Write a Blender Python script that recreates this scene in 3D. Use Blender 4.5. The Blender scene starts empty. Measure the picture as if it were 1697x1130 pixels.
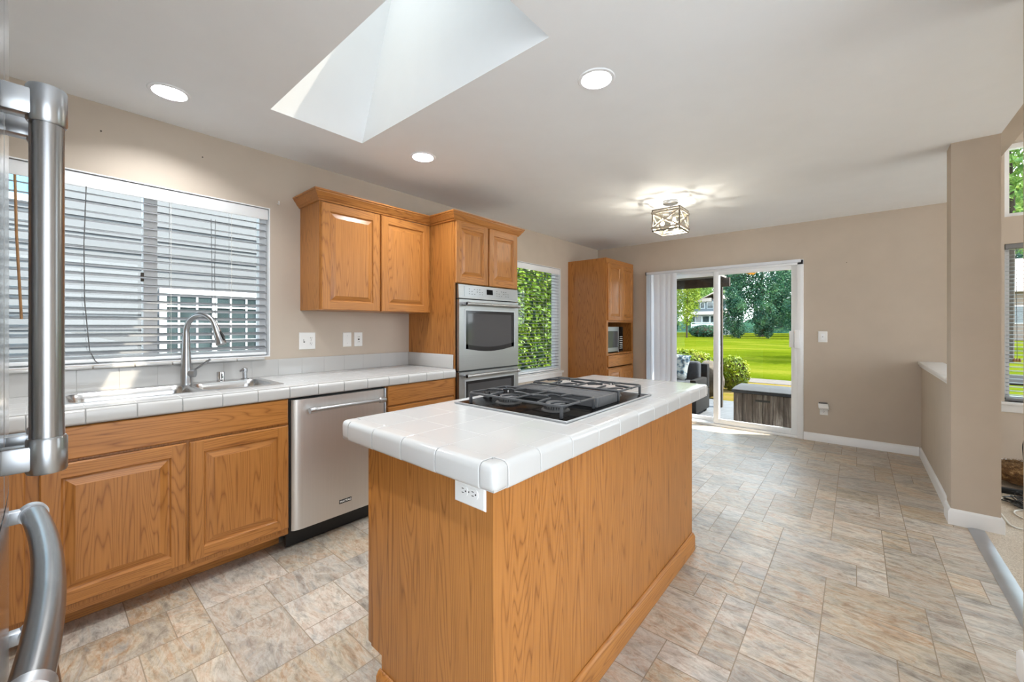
import bpy, bmesh, math, random
from mathutils import Vector, Matrix
from math import sin, cos, pi, radians
random.seed(7)
S = bpy.context.scene
COL = S.collection

# ------------------------------------------------------------------ camera
cam = bpy.data.cameras.new('camera')
cam.sensor_width = 36.0
cam.lens = 669.16 / 1697 * 36
cam.shift_y = -23.7 / 1697
cam.clip_start = 0.01
cam.clip_end = 500
camo = bpy.data.objects.new('camera', cam)
COL.objects.link(camo)
camo.location = (0, 0, 1.264)
camo.rotation_euler = (pi / 2, 0, radians(40.5))
S.camera = camo

# ------------------------------------------------------------------ sky, sun, exposure
SKY = 3.8
wd = bpy.data.worlds.new('sky')
S.world = wd
wd.use_nodes = True
nt = wd.node_tree
bg = nt.nodes['Background']
tcw = nt.nodes.new('ShaderNodeTexCoord')
sep = nt.nodes.new('ShaderNodeSeparateXYZ')
rmp = nt.nodes.new('ShaderNodeValToRGB')
nt.links.new(tcw.outputs['Generated'], sep.inputs[0])
nt.links.new(sep.outputs['Z'], rmp.inputs[0])
nt.links.new(rmp.outputs[0], bg.inputs[0])
rmp.color_ramp.elements[0].color = (0.87, 0.94, 1.0, 1)
rmp.color_ramp.elements[1].color = (0.55, 0.76, 1.0, 1)
bg.inputs[1].default_value = SKY

sun = bpy.data.lights.new('sun', 'SUN')
sun.energy = 10.0
sun.angle = radians(0.6)
sun.color = (1.0, 0.95, 0.86)
suno = bpy.data.objects.new('sun', sun)
COL.objects.link(suno)
suno.location = (12, 10, 25)
suno.rotation_euler = Vector((0.62, 0.40, 1.0)).to_track_quat('Z', 'Y').to_euler()

S.view_settings.view_transform = 'Standard'
S.view_settings.look = 'None'
S.view_settings.gamma = 1.0
S.view_settings.use_curve_mapping = False
S.view_settings.exposure = 0.84
S.cycles.use_denoising = True
S.cycles.max_bounces = 12
S.cycles.diffuse_bounces = 6
S.cycles.glossy_bounces = 5
S.cycles.transmission_bounces = 8
S.cycles.transparent_max_bounces = 24
S.cycles.caustics_reflective = False
S.cycles.caustics_refractive = False
S.cycles.sample_clamp_indirect = 6.0

CAN_W = 9.0       # watts of each recessed lamp
PEND_W = 8.0       # watts of each pendant bulb


def portal(name, loc, rot, sx, sy):
    l = bpy.data.lights.new(name, 'AREA')
    l.shape = 'RECTANGLE'
    l.size = sx
    l.size_y = sy
    l.cycles.is_portal = True
    o = bpy.data.objects.new(name, l)
    COL.objects.link(o)
    o.location = loc
    o.rotation_euler = rot


# ------------------------------------------------------------------ mesh builder
def RB(lo, hi, r, seg):
    b = bmesh.new()
    bmesh.ops.create_cube(b, size=1.0)
    for v in b.verts:
        v.co = Vector([lo[i] + (v.co[i] + .5) * (hi[i] - lo[i]) for i in range(3)])
    r = min(r, .49 * min(hi[i] - lo[i] for i in range(3)))
    bmesh.ops.bevel(b, geom=list(b.edges), offset=r, segments=seg, affect='EDGES', profile=.5)
    return b


class MB:
    def __init__(s):
        s.v, s.f, s.m = [], [], []

    def add(s, vs, fs, m=0):
        n = len(s.v)
        s.v += [tuple(v) for v in vs]
        for f in fs:
            s.f.append(tuple(n + i for i in f))
            s.m.append(m)
        return s

    def poly(s, pts, m=0):
        return s.add(pts, [tuple(range(len(pts)))], m)

    def box(s, lo, hi, m=0):
        x0, y0, z0 = [min(a, b) for a, b in zip(lo, hi)]
        x1, y1, z1 = [max(a, b) for a, b in zip(lo, hi)]
        return s.add([(x0, y0, z0), (x1, y0, z0), (x1, y1, z0), (x0, y1, z0), (x0, y0, z1), (x1, y0, z1), (x1, y1, z1), (x0, y1, z1)],
                     [(0, 3, 2, 1), (4, 5, 6, 7), (0, 1, 5, 4), (1, 2, 6, 5), (2, 3, 7, 6), (3, 0, 4, 7)], m)

    def bm(s, b, m=0):
        b.verts.index_update()
        s.add([v.co.copy() for v in b.verts], [[v.index for v in f.verts] for f in b.faces], m)
        b.free()
        return s

    def rbox(s, lo, hi, r=.004, m=0, seg=2):
        lo, hi = [min(a, b) for a, b in zip(lo, hi)], [max(a, b) for a, b in zip(lo, hi)]
        return s.bm(RB(lo, hi, r, seg), m)

    def cyl(s, p0, p1, r0, r1=None, n=16, m=0):
        return s.tube([p0, p1], [r0, r0 if r1 is None else r1], n, m)

    def tube(s, pts, r, n=10, m=0, closed=False, flat=1.0):
        pts = [Vector(p) for p in pts]
        k = len(pts)
        rs = r if isinstance(r, (list, tuple)) else [r] * k
        t0 = (pts[1] - pts[0]).normalized()
        a = Vector((0, 0, 1)) if abs(t0.z) < .9 else Vector((1, 0, 0))
        u = t0.cross(a).normalized()
        vs, fs = [], []
        for i, p in enumerate(pts):
            if closed:
                t = (pts[(i + 1) % k] - pts[i - 1]).normalized()
            else:
                t = (pts[min(i + 1, k - 1)] - pts[max(i - 1, 0)]).normalized()
            u = (u - t * u.dot(t)).normalized()
            w = t.cross(u)
            for j in range(n):
                an = 2 * pi * j / n
                vs.append(p + (u * cos(an) + w * sin(an) * flat) * rs[i])
        for i in range(k if closed else k - 1):
            for j in range(n):
                a0, a1 = i * n + j, i * n + (j + 1) % n
                i2 = (i + 1) % k
                fs.append((a0, a1, i2 * n + (j + 1) % n, i2 * n + j))
        if not closed:
            fs.append(tuple(reversed(range(n))))
            fs.append(tuple(range((k - 1) * n, k * n)))
        return s.add(vs, fs, m)

    def lathe(s, prof, c=(0, 0, 0), n=24, m=0, axis='z', caps=True):
        vs, fs = [], []
        k = len(prof)
        for (r, h) in prof:
            for j in range(n):
                a = 2 * pi * j / n
                p = (r * cos(a), r * sin(a), h)
                if axis == 'x':
                    p = (p[2], p[0], p[1])
                if axis == 'y':
                    p = (p[1], p[2], p[0])
                vs.append((c[0] + p[0], c[1] + p[1], c[2] + p[2]))
        for i in range(k - 1):
            for j in range(n):
                fs.append((i * n + j, i * n + (j + 1) % n, (i + 1) * n + (j + 1) % n, (i + 1) * n + j))
        if caps and prof[0][0] > 1e-6:
            fs.append(tuple(reversed(range(n))))
        if caps and prof[-1][0] > 1e-6:
            fs.append(tuple(range((k - 1) * n, k * n)))
        return s.add(vs, fs, m)

    def prism(s, poly, vec, m=0):
        n = len(poly)
        a = [Vector(p) for p in poly]
        b = [p + Vector(vec) for p in a]
        fs = [tuple(range(n)), tuple(reversed(range(n, 2 * n)))]
        fs += [(i, n + i, n + (i + 1) % n, (i + 1) % n) for i in range(n)]
        return s.add(a + b, fs, m)

    def mesh(s, name, mats, ang=38, off=(0, 0, 0)):
        me = bpy.data.meshes.new(name)
        ox, oy, oz = off
        me.from_pydata([(x - ox, y - oy, z - oz) for x, y, z in s.v], [], s.f)
        for mt in (mats if isinstance(mats, (list, tuple)) else [mats]):
            me.materials.append(mt)
        me.polygons.foreach_set('material_index', s.m)
        b = bmesh.new()
        b.from_mesh(me)
        if ang is not None:
            bmesh.ops.recalc_face_normals(b, faces=b.faces)
        b.to_mesh(me)
        b.free()
        if ang is not None:
            me.shade_smooth()
            me.set_sharp_from_angle(angle=radians(ang))
        me.update()
        return me


def wl(o):
    p = Vector((0, 0, 0))
    while o:
        p += o.location
        o = o.parent
    return p


def thing(name, label, cat, loc, group=None):
    o = bpy.data.objects.new(name, None)
    COL.objects.link(o)
    o.empty_display_size = .1
    o.location = loc
    o['label'] = label
    o['category'] = cat
    if group:
        o['group'] = group
    return o


def part(name, mb, mats, parent, label=None, ang=38):
    """a part, built in world coordinates"""
    o = bpy.data.objects.new(name, mb.mesh(name, mats, ang))
    COL.objects.link(o)
    o.parent = parent
    o.location = -wl(parent)
    if label:
        o['label'] = label
    return o


def single(name, mb, mats, label, cat, group=None, ang=38, kind=None):
    xs, ys, zs = zip(*mb.v)
    off = ((min(xs) + max(xs)) / 2, (min(ys) + max(ys)) / 2, min(zs))
    o = bpy.data.objects.new(name, mb.mesh(name, mats, ang, off))
    COL.objects.link(o)
    o.location = off
    o['label'] = label
    o['category'] = cat
    if group:
        o['group'] = group
    if kind:
        o['kind'] = kind
    return o


def struct(name, mb, mats, parent=None, ang=38):
    o = bpy.data.objects.new(name, mb.mesh(name, mats, ang))
    COL.objects.link(o)
    if parent:
        o.parent = parent
        o.location = -wl(parent)
    else:
        o['kind'] = 'structure'
    return o


def sroot(name, loc=(0, 0, 0)):
    o = bpy.data.objects.new(name, None)
    COL.objects.link(o)
    o.location = loc
    o['kind'] = 'structure'
    return o


def dup(root, loc, label, scale=None, rz=None):
    r = root.copy()
    COL.objects.link(r)
    r.location = loc
    r['label'] = label
    if scale:
        r.scale = scale
    if rz is not None:
        r.rotation_euler = (0, 0, rz)
    for ch in list(root.children):
        c = ch.copy()
        COL.objects.link(c)
        c.parent = r
        for g in list(ch.children):
            d = g.copy()
            COL.objects.link(d)
            d.parent = c
    return r


# ------------------------------------------------------------------ materials
def srgb(r, g, b):
    f = lambda c: (c / 255 / 12.92) if c / 255 <= .04045 else ((c / 255 + .055) / 1.055) ** 2.4
    return (f(r), f(g), f(b), 1)


class NT:
    def __init__(s, name):
        s.mat = bpy.data.materials.new(name)
        s.mat.use_nodes = True
        s.t = s.mat.node_tree
        s.b = s.t.nodes['Principled BSDF']
        s.out = s.t.nodes['Material Output']

    def n(s, kind, **kw):
        nd = s.t.nodes.new('ShaderNode' + kind)
        for k, v in kw.items():
            if k.startswith('i_'):
                nd.inputs[k[2:].replace('_', ' ')].default_value = v
            else:
                setattr(nd, k, v)
        return nd

    def l(s, a, b):
        s.t.links.new(a, b)

    def ramp(s, fac, stops):
        r = s.n('ValToRGB')
        e = r.color_ramp.elements
        while len(e) > 1:
            e.remove(e[-1])
        e[0].position, e[0].color = stops[0]
        for p, c in stops[1:]:
            x = e.new(p)
            x.color = c
        s.l(fac, r.inputs[0])
        return r.outputs[0]

    def coords(s, scale, loc=(0, 0, 0), rot=(0, 0, 0)):
        tc = s.n('TexCoord')
        mp = s.n('Mapping')
        mp.inputs['Scale'].default_value = scale
        mp.inputs['Location'].default_value = loc
        mp.inputs['Rotation'].default_value = rot
        s.l(tc.outputs['Object'], mp.inputs[0])
        return mp.outputs[0]

    def noise(s, vec, scale=1, detail=4, rough=.5, dist=0):
        nz = s.n('TexNoise')
        nz.inputs['Scale'].default_value = scale
        nz.inputs['Detail'].default_value = detail
        nz.inputs['Roughness'].default_value = rough
        nz.inputs['Distortion'].default_value = dist
        s.l(vec, nz.inputs['Vector'])
        return nz.outputs[0]

    def math(s, op, a, b=None):
        m = s.n('Math', operation=op)
        for i, x in enumerate((a, b)):
            if x is None:
                continue
            if isinstance(x, (int, float)):
                m.inputs[i].default_value = x
            else:
                s.l(x, m.inputs[i])
        return m.outputs[0]

    def mix(s, fac, a, b, mode='MIX'):
        m = s.n('Mix', data_type='RGBA', blend_type=mode)
        for i, x in ((0, fac), (6, a), (7, b)):
            if isinstance(x, (int, float)):
                m.inputs[i].default_value = x
            elif isinstance(x, tuple):
                m.inputs[i].default_value = x
            else:
                s.l(x, m.inputs[i])
        return m.outputs[2]

    def bump(s, h, strength=.2, dist=.002):
        b = s.n('Bump')
        b.inputs['Strength'].default_value = strength
        b.inputs['Distance'].default_value = dist
        s.l(h, b.inputs['Height'])
        s.l(b.outputs[0], s.b.inputs['Normal'])


def plain(name, col, rough=.5, metal=0.0, spec=.5, var=.04, vscale=6, bump=0, bscale=300):
    t = NT(name)
    v = t.coords((1, 1, 1))
    if var:
        nz = t.noise(v, vscale, 3)
        c2 = tuple(c * (1 - var * 2) for c in col[:3]) + (1,)
        c3 = tuple(min(1, c * (1 + var * 2)) for c in col[:3]) + (1,)
        t.l(t.ramp(nz, [(.3, c2), (.7, c3)]), t.b.inputs['Base Color'])
    else:
        t.b.inputs['Base Color'].default_value = col
    t.b.inputs['Roughness'].default_value = rough
    t.b.inputs['Metallic'].default_value = metal
    t.b.inputs['Specular IOR Level'].default_value = spec
    if bump:
        t.bump(t.noise(v, bscale, 2), bump, .001)
    return t.mat


def oak(name, axis, light, dark, pore, rough=.32):
    t = NT(name)
    k = {'x': 0, 'y': 1, 'z': 2}[axis]
    sc = [8.0, 8.0, 8.0]
    sc[k] = .55
    v = t.coords(sc)
    n1 = t.noise(v, 1.0, 2.2, .42, .12)
    rings = t.math('FRACT', t.math('MULTIPLY', n1, 32.0))
    tri = t.math('ABSOLUTE', t.math('SUBTRACT', t.math('MULTIPLY', rings, 2.0), 1.0))
    sc2 = [170.0, 170.0, 170.0]
    sc2[k] = 5.0
    fine = t.noise(t.coords(sc2), 1.0, 3, .6)
    sc3 = [2.2, 2.2, 2.2]
    sc3[k] = .4
    broad = t.noise(t.coords(sc3), 1.0, 2)
    g = t.math('ADD', t.math('MULTIPLY', t.math('POWER', tri, 3.0), .50), t.math('MULTIPLY', fine, .7))
    c1 = t.ramp(g, [(.15, light), (.55, tuple(a * .6 + b * .4 for a, b in zip(light, dark))), (.95, dark)])
    c2 = t.mix(t.ramp(fine, [(.60, (0, 0, 0, 1)), (.74, (.38, .38, .38, 1))]), c1, pore)
    hsv = t.n('HueSaturation')
    t.l(c2, hsv.inputs['Color'])
    t.l(t.math('ADD', t.math('MULTIPLY', broad, .36), .82), hsv.inputs['Value'])
    t.l(hsv.outputs[0], t.b.inputs['Base Color'])
    t.b.inputs['Roughness'].default_value = rough
    t.b.inputs['Specular IOR Level'].default_value = .45
    t.bump(fine, .08, .001)
    return t.mat


M = {}
OL, OD, OP = srgb(181, 121, 61), srgb(130, 78, 33), srgb(96, 56, 24)
M['oz'] = oak('oak_vertical', 'z', OL, OD, OP)
M['oy'] = oak('oak_along', 'y', OL, OD, OP)
M['ox'] = oak('oak_across', 'x', OL, OD, OP)
M['wall'] = plain('beige_paint', srgb(190, 177, 162), .7, var=.012, bump=.12, bscale=260)
M['ceil'] = plain('white_ceiling_paint', srgb(238, 241, 244), .8, var=.005, bump=.15, bscale=180)
M['trim'] = plain('white_trim_paint', srgb(232, 233, 234), .35, var=.01)
M['vinyl'] = plain('white_vinyl', srgb(236, 238, 240), .3, var=.01)
M['tile'] = plain('white_glazed_tile', srgb(192, 191, 189), .12, var=.004, vscale=3)
M['grout'] = plain('pale_grout', srgb(178, 177, 175), .5, var=.01, vscale=40)
M['plastic'] = plain('white_plastic', srgb(230, 230, 228), .35, var=.01)
M['dark'] = plain('black_plastic', srgb(22, 22, 23), .4, var=.05)
M['slot'] = plain('dark_slot', srgb(40, 38, 36), .6, var=.05)
M['black_iron'] = plain('cast_iron_enamel', srgb(62, 63, 65), .42, 0.0, var=.06, vscale=60, bump=.1)
M['blackglass'] = plain('black_glass', srgb(10, 10, 11), .2, var=0, spec=.08)
M['chrome'] = plain('polished_chrome', srgb(225, 226, 228), .08, 1.0, var=0)
M['nickel'] = plain('brushed_nickel', srgb(176, 178, 181), .28, 1.0, var=.03)
M['alu'] = plain('aluminium', srgb(190, 192, 196), .42, 1.0, var=.03)
M['burner'] = plain('burner_cap', srgb(84, 84, 85), .5, var=.06, vscale=60)
M['brass'] = plain('burner_base', srgb(58, 57, 56), .5, .3, var=.05)
M['slat'] = plain('backlit_blind_slat', srgb(132, 134, 137), .4, var=.01)  # white slats; the grey paints in their backlit shade
M['tan'] = plain('tan_wood', srgb(150, 110, 68), .5, var=.1, vscale=30)
M['cordw'] = plain('white_cord', srgb(225, 222, 214), .6, var=.03)
M['cordg'] = plain('grey_cord', srgb(95, 95, 95), .6, var=.03)
M['pewter'] = plain('weathered_wood_finish', srgb(168, 158, 144), .55, .2, var=.12, vscale=40)
M['dkbronze'] = plain('dark_bronze', srgb(74, 66, 58), .45, .6, var=.08)
M['cage'] = plain('cage_metal', srgb(120, 112, 102), .4, .5, var=.05)
M['asph'] = plain('roof_shingle', srgb(112, 104, 100), .9, var=.12, vscale=8)
M['asphtan'] = plain('tan_shingle', srgb(196, 178, 168), .9, var=.1, vscale=8)
M['trunk'] = plain('bark', srgb(52, 41, 32), .9, var=.25, vscale=10)
M['soil'] = plain('dark_soil', srgb(80, 64, 50), .95, var=.2, vscale=4)


def steel(name, col, rough, axis, amt=.06):
    t = NT(name)
    sc = [260.0, 260.0, 260.0]
    sc['xyz'.index(axis)] = 2.0
    nz = t.noise(t.coords(sc), 1.0, 3, .6)
    lo = tuple(c * (1 - amt) for c in col[:3]) + (1,)
    hi = tuple(min(1, c * (1 + amt)) for c in col[:3]) + (1,)
    t.l(t.ramp(nz, [(.3, lo), (.7, hi)]), t.b.inputs['Base Color'])
    t.b.inputs['Metallic'].default_value = 1.0
    t.l(t.math('ADD', t.math('MULTIPLY', nz, .12), rough - .06), t.b.inputs['Roughness'])
    return t.mat


M['steel_y'] = steel('brushed_steel_along', srgb(176, 177, 178), .32, 'y', .03)
M['steel_dw'] = steel('brushed_steel_warm', srgb(214, 211, 207), .42, 'z', .03)
M['steel_x'] = steel('brushed_steel_door', srgb(190, 192, 194), .2, 'x')
M['steel_h'] = steel('brushed_steel_handle', srgb(168, 167, 166), .26, 'z', .1)
M['handle'] = plain('satin_handle_metal', srgb(158, 158, 159), .27, 1.0, var=.0)
M['steel_s'] = steel('brushed_steel_sink', srgb(208, 207, 206), .24, 'y')


def glass(name, tint=(1, 1, 1, 1), refl=1.0):
    t = NT(name)
    t.t.nodes.remove(t.b)
    tr = t.n('BsdfTransparent')
    tr.inputs[0].default_value = tint
    gl = t.n('BsdfGlossy')
    gl.inputs['Roughness'].default_value = .01
    fr = t.n('LayerWeight')
    fr.inputs['Blend'].default_value = .5
    mx = t.n('MixShader')
    t.l(t.math('ADD', t.math('MULTIPLY', t.math('POWER', fr.outputs['Facing'], 4.0), .55 * refl), .03 * refl), mx.inputs[0])
    t.l(tr.outputs[0], mx.inputs[1])
    t.l(gl.outputs[0], mx.inputs[2])
    t.l(mx.outputs[0], t.out.inputs[0])
    return t.mat


M['glass'] = glass('window_glass', (.96, .98, .97, 1), .6)
M['clear'] = glass('lamp_glass', (.95, .95, .93, 1), .7)


def vane_mat():
    t = NT('vinyl_vane')
    t.t.nodes.remove(t.b)
    d = t.n('BsdfDiffuse')
    d.inputs[0].default_value = srgb(236, 239, 244)
    r = t.n('BsdfTranslucent')
    r.inputs[0].default_value = srgb(226, 232, 242)
    m = t.n('MixShader')
    m.inputs[0].default_value = .22
    t.l(d.outputs[0], m.inputs[1])
    t.l(r.outputs[0], m.inputs[2])
    t.l(m.outputs[0], t.out.inputs[0])
    return t.mat


M['vane'] = vane_mat()


def emis(name, col, e):
    t = NT(name)
    t.b.inputs['Base Color'].default_value = (.8, .8, .8, 1)
    t.b.inputs['Emission Color'].default_value = col
    t.b.inputs['Emission Strength'].default_value = e
    return t.mat


M['lens'] = emis('lit_lens', (1, .97, .92, 1), 3.0)
M['bulb'] = emis('lit_bulb', (1, .85, .62, 1), 9.0)


def slate():
    t = NT('slate_vinyl')
    at = t.n('Attribute', attribute_name='tint')
    tc = t.n('TexCoord')
    off = t.n('VectorMath', operation='SCALE')
    t.l(at.outputs['Color'], off.inputs[0])
    off.inputs['Scale'].default_value = 23.0
    ad = t.n('VectorMath', operation='ADD')
    t.l(tc.outputs['Object'], ad.inputs[0])
    t.l(off.outputs[0], ad.inputs[1])
    mp = t.n('Mapping')
    mp.inputs['Scale'].default_value = (.95, 2.3, 3)
    mp.inputs['Rotation'].default_value = (0, 0, radians(20))
    t.l(ad.outputs[0], mp.inputs[0])
    n1 = t.noise(mp.outputs[0], 1.7, 7, .66, 1.6)
    n2 = t.noise(mp.outputs[0], 4.5, 8, .72, 1.4)
    n3 = t.noise(mp.outputs[0], 17, 6, .72, .6)
    c = t.ramp(n1, [(.36, srgb(132, 120, 108)), (.43, srgb(176, 166, 152)), (.485, srgb(206, 190, 162)), (.53, srgb(190, 144, 98)), (.575, srgb(204, 188, 164)), (.63, srgb(164, 160, 153)), (.70, srgb(140, 128, 116))])
    c = t.mix(.42, c, t.ramp(n2, [(.36, srgb(108, 94, 80)), (.45, srgb(184, 168, 146)), (.51, srgb(224, 214, 196)), (.57, srgb(186, 140, 94)), (.64, srgb(166, 163, 156))]))
    c = t.mix(.26, c, t.ramp(n3, [(.38, srgb(100, 88, 76)), (.50, srgb(200, 188, 170)), (.62, srgb(226, 218, 206))]), 'MIX')
    sp = t.n('SeparateColor')
    t.l(at.outputs['Color'], sp.inputs[0])
    hsv = t.n('HueSaturation')
    t.l(c, hsv.inputs['Color'])
    t.l(t.math('ADD', t.math('MULTIPLY', sp.outputs[1], .24), .72), hsv.inputs['Value'])
    t.l(t.math('ADD', t.math('MULTIPLY', sp.outputs[2], .45), .60), hsv.inputs['Saturation'])
    t.l(hsv.outputs[0], t.b.inputs['Base Color'])
    t.l(t.math('ADD', t.math('MULTIPLY', n3, .25), .26), t.b.inputs['Roughness'])
    t.b.inputs['Specular IOR Level'].default_value = .5
    t.bump(t.math('ADD', n3, t.math('MULTIPLY', n2, .8)), .45, .004)
    return t.mat


M['slate'] = slate()
M['floorgrout'] = plain('vinyl_grout', srgb(150, 134, 114), .6, var=.06, vscale=20)


def grass(name, a, b, c, sc=1.0):
    t = NT(name)
    v = t.coords((.16 * sc, .42 * sc, 1))
    n1 = t.noise(v, 1.0, 5, .6)
    n2 = t.noise(t.coords((1, 1, 1)), 14 * sc, 5, .7)
    m = t.math('ADD', t.math('MULTIPLY', n1, .6), t.math('MULTIPLY', n2, .4))
    t.l(t.ramp(m, [(.36, a), (.5, b), (.62, c)]), t.b.inputs['Base Color'])
    t.b.inputs['Roughness'].default_value = .9
    t.b.inputs['Specular IOR Level'].default_value = .0
    t.bump(n2, .5, .03)
    return t.mat


M['lawn'] = grass('lawn_grass', srgb(50, 60, 6), srgb(66, 75, 10), srgb(88, 86, 26))
M['dry'] = grass('dry_grass', srgb(70, 78, 18), srgb(100, 84, 36), srgb(108, 90, 58), 3)
M['gravel'] = plain('gravel_path', srgb(72, 62, 54), .95, var=.12, vscale=18, bump=.5, bscale=40)


def leafmat(name, cols, trans=.35, sc=.6):
    t = NT(name)
    n1 = t.noise(t.coords((1, 1, 1)), sc, 3, .6)
    n2 = t.noise(t.coords((1, 1, 1)), sc * 9, 2)
    m = t.math('ADD', t.math('MULTIPLY', n1, .6), t.math('MULTIPLY', n2, .4))
    k = len(cols)
    col = t.ramp(m, [(.34 + .32 * i / max(1, k - 1), c) for i, c in enumerate(cols)])
    t.t.nodes.remove(t.b)
    df = t.n('BsdfDiffuse')
    tl = t.n('BsdfTranslucent')
    t.l(col, df.inputs[0])
    t.l(col, tl.inputs[0])
    mx = t.n('MixShader')
    mx.inputs[0].default_value = trans
    t.l(df.outputs[0], mx.inputs[1])
    t.l(tl.outputs[0], mx.inputs[2])
    gl = t.n('BsdfGlossy')
    gl.inputs['Roughness'].default_value = .45
    m2 = t.n('MixShader')
    m2.inputs[0].default_value = .02
    t.l(mx.outputs[0], m2.inputs[1])
    t.l(gl.outputs[0], m2.inputs[2])
    t.l(m2.outputs[0], t.out.inputs[0])
    return t.mat


M['leaf1'] = leafmat('leaves_dark', [srgb(18, 48, 38), srgb(36, 76, 56), srgb(84, 120, 72)])
M['leaf2'] = leafmat('leaves_mid', [srgb(58, 92, 50), srgb(104, 136, 62), srgb(160, 176, 96)])
M['leaf3'] = leafmat('leaves_yellow', [srgb(84, 106, 26), srgb(116, 134, 34), srgb(150, 152, 60)])
M['leafo'] = leafmat('leaves_orange', [srgb(200, 130, 30), srgb(232, 168, 40), srgb(200, 160, 60)])
M['leafh'] = leafmat('leaves_hedge', [srgb(48, 74, 6), srgb(84, 112, 10), srgb(122, 140, 24)], .3, 1.5)
M['leafb'] = leafmat('leaves_bush', [srgb(60, 82, 4), srgb(108, 122, 8), srgb(146, 144, 26)], .3, 3)


# ------------------------------------------------------------------ helpers for cabinets
def door(mb, x, y0, y1, z0, z1, t=.02, rail=.056, raised=True, sgn=1, mv=0, mh=1, axis='x'):
    """raised panel door; its back on the plane x and its face t further out along +x (or sgn); u runs along y"""
    def P(u, v, n):
        if axis == 'x':
            return (x + sgn * n, y0 + u, z0 + v)
        return (y0 + u, x + sgn * n, z0 + v)
    w, h = y1 - y0, z1 - z0
    e = .005

    def ring(i0, n0, i1, n1, ma, mb_):
        a = [(i0, i0), (w - i0, i0), (w - i0, h - i0), (i0, h - i0)]
        b = [(i1, i1), (w - i1, i1), (w - i1, h - i1), (i1, h - i1)]
        for k in range(4):
            q = (k + 1) % 4
            mb.poly([P(*a[k], n0), P(*a[q], n0), P(*b[q], n1), P(*b[k], n1)], mb_ if k % 2 == 0 else ma)
    ring(0, 0, 0, t - e, mv, mh)
    ring(0, t - e, e, t, mv, mh)
    mb.poly([P(0, 0, 0), P(w, 0, 0), P(w, h, 0), P(0, h, 0)], mv)
    if not raised:
        mb.poly([P(e, e, t), P(w - e, e, t), P(w - e, h - e, t), P(e, h - e, t)], mh)
        return
    r = rail
    for (a, b, c, d, m) in ((e, r, e, h - e, mv), (w - r, w - e, e, h - e, mv), (r, w - r, e, r, mh), (r, w - r, h - r, h - e, mh)):
        mb.poly([P(a, c, t), P(b, c, t), P(b, d, t), P(a, d, t)], m)
    ring(r, t, r + .006, t - .009, mv, mh)
    ring(r + .006, t - .009, r + .011, t - .0095, mv, mh)
    ring(r + .011, t - .0095, r + .040, t - .001, mv, mh)
    i = r + .040
    mb.poly([P(i, i, t - .001), P(w - i, i, t - .001), P(w - i, h - i, t - .001), P(i, h - i, t - .001)], mv)


OAKM = [M['oz'], M['oy']]
OAKX = [M['oz'], M['ox'], M['oy']]


def add_door(parent, name, x, y0, y1, z0, z1, raised=True, mats=None, **kw):
    mb = MB()
    door(mb, x, y0, y1, z0, z1, raised=raised, **kw)
    return part(name, mb, mats or OAKM, parent, ang=None)


# ================================================================== SETTING
XW, YB, H = -3.03, 5.584, 2.44
# ---- floor: ashlar vinyl, tiles packed on a grid
U = .1165
NX, NY = int((.56 - XW) / U) + 1, int((YB + .8) / U) + 1
occ = [[False] * NY for _ in range(NX)]
sizes = [((3, 3), 2), ((3, 2), 5), ((2, 3), 5), ((2, 2), 7), ((4, 2), 2), ((2, 1), 2), ((1, 2), 2), ((3, 1), 2), ((1, 1), 1)]
tiles = []
rt = random.Random(12)
for j in range(NY):
    for i in range(NX):
        if occ[i][j]:
            continue
        opts = []
        for (a, b), w in sizes:
            if i + a <= NX and j + b <= NY and all(not occ[i + p][j + q] for p in range(a) for q in range(b)):
                opts += [(a, b)] * w
        a, b = rt.choice(opts)
        for p in range(a):
            for q in range(b):
                occ[i + p][j + q] = True
        tiles.append((i, j, a, b))
mb = MB()
mb.poly([(XW, -.8, -.0008), (.56, -.8, -.0008), (.56, YB, -.0008), (XW, YB, -.0008)], 1)
tint = [(0.5, .5, .5, 1)] * 4
g = .0018
for (i, j, a, b) in tiles:
    x0, y0 = XW + i * U, -.8 + j * U
    x1, y1 = min(.56, x0 + a * U), min(YB, y0 + b * U)
    if x1 - x0 < .01 or y1 - y0 < .01:
        continue
    mb.poly([(x0 + g, y0 + g, 0), (x1 - g, y0 + g, 0), (x1 - g, y1 - g, 0), (x0 + g, y1 - g, 0)], 0)
    tint += [(rt.random(), rt.random(), rt.random(), 1)] * 4
fl = struct('floor', mb, [M['slate'], M['floorgrout']], ang=None)
ca = fl.data.color_attributes.new('tint', 'FLOAT_COLOR', 'CORNER')
for k, c in enumerate(tint):
    ca.data[k].color = c


def carpet():
    t = NT('beige_carpet')
    n = t.noise(t.coords((1, 1, 1)), 160, 3, .8)
    t.l(t.ramp(n, [(.3, srgb(168, 152, 134)), (.5, srgb(204, 190, 172)), (.7, srgb(226, 216, 200))]), t.b.inputs['Base Color'])
    t.b.inputs['Roughness'].default_value = 1
    t.bump(n, .8, .006)
    return t.mat


M['carpet'] = carpet()
mb = MB()
mb.box((.56, -.94, -.05), (1.84, 1.45, .004))
mb.box((.56, 1.45, -.05), (6.0, YB, .004))
struct('floor_living_room', mb, M['carpet'])

# ---- walls
T = .14


def wall_x(mb, x0, x1, ya, yb, z0, z1, holes, m=0):
    """wall slab between x0 and x1 running in y with rectangular holes (y0,y1,z0,z1) sorted in y"""
    y = ya
    for (a, b, c, d) in holes:
        mb.box((x0, y, z0), (x1, a, z1), m)
        mb.box((x0, a, z0), (x1, b, c), m)
        mb.box((x0, a, d), (x1, b, z1), m)
        y = b
    mb.box((x0, y, z0), (x1, yb, z1), m)


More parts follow.
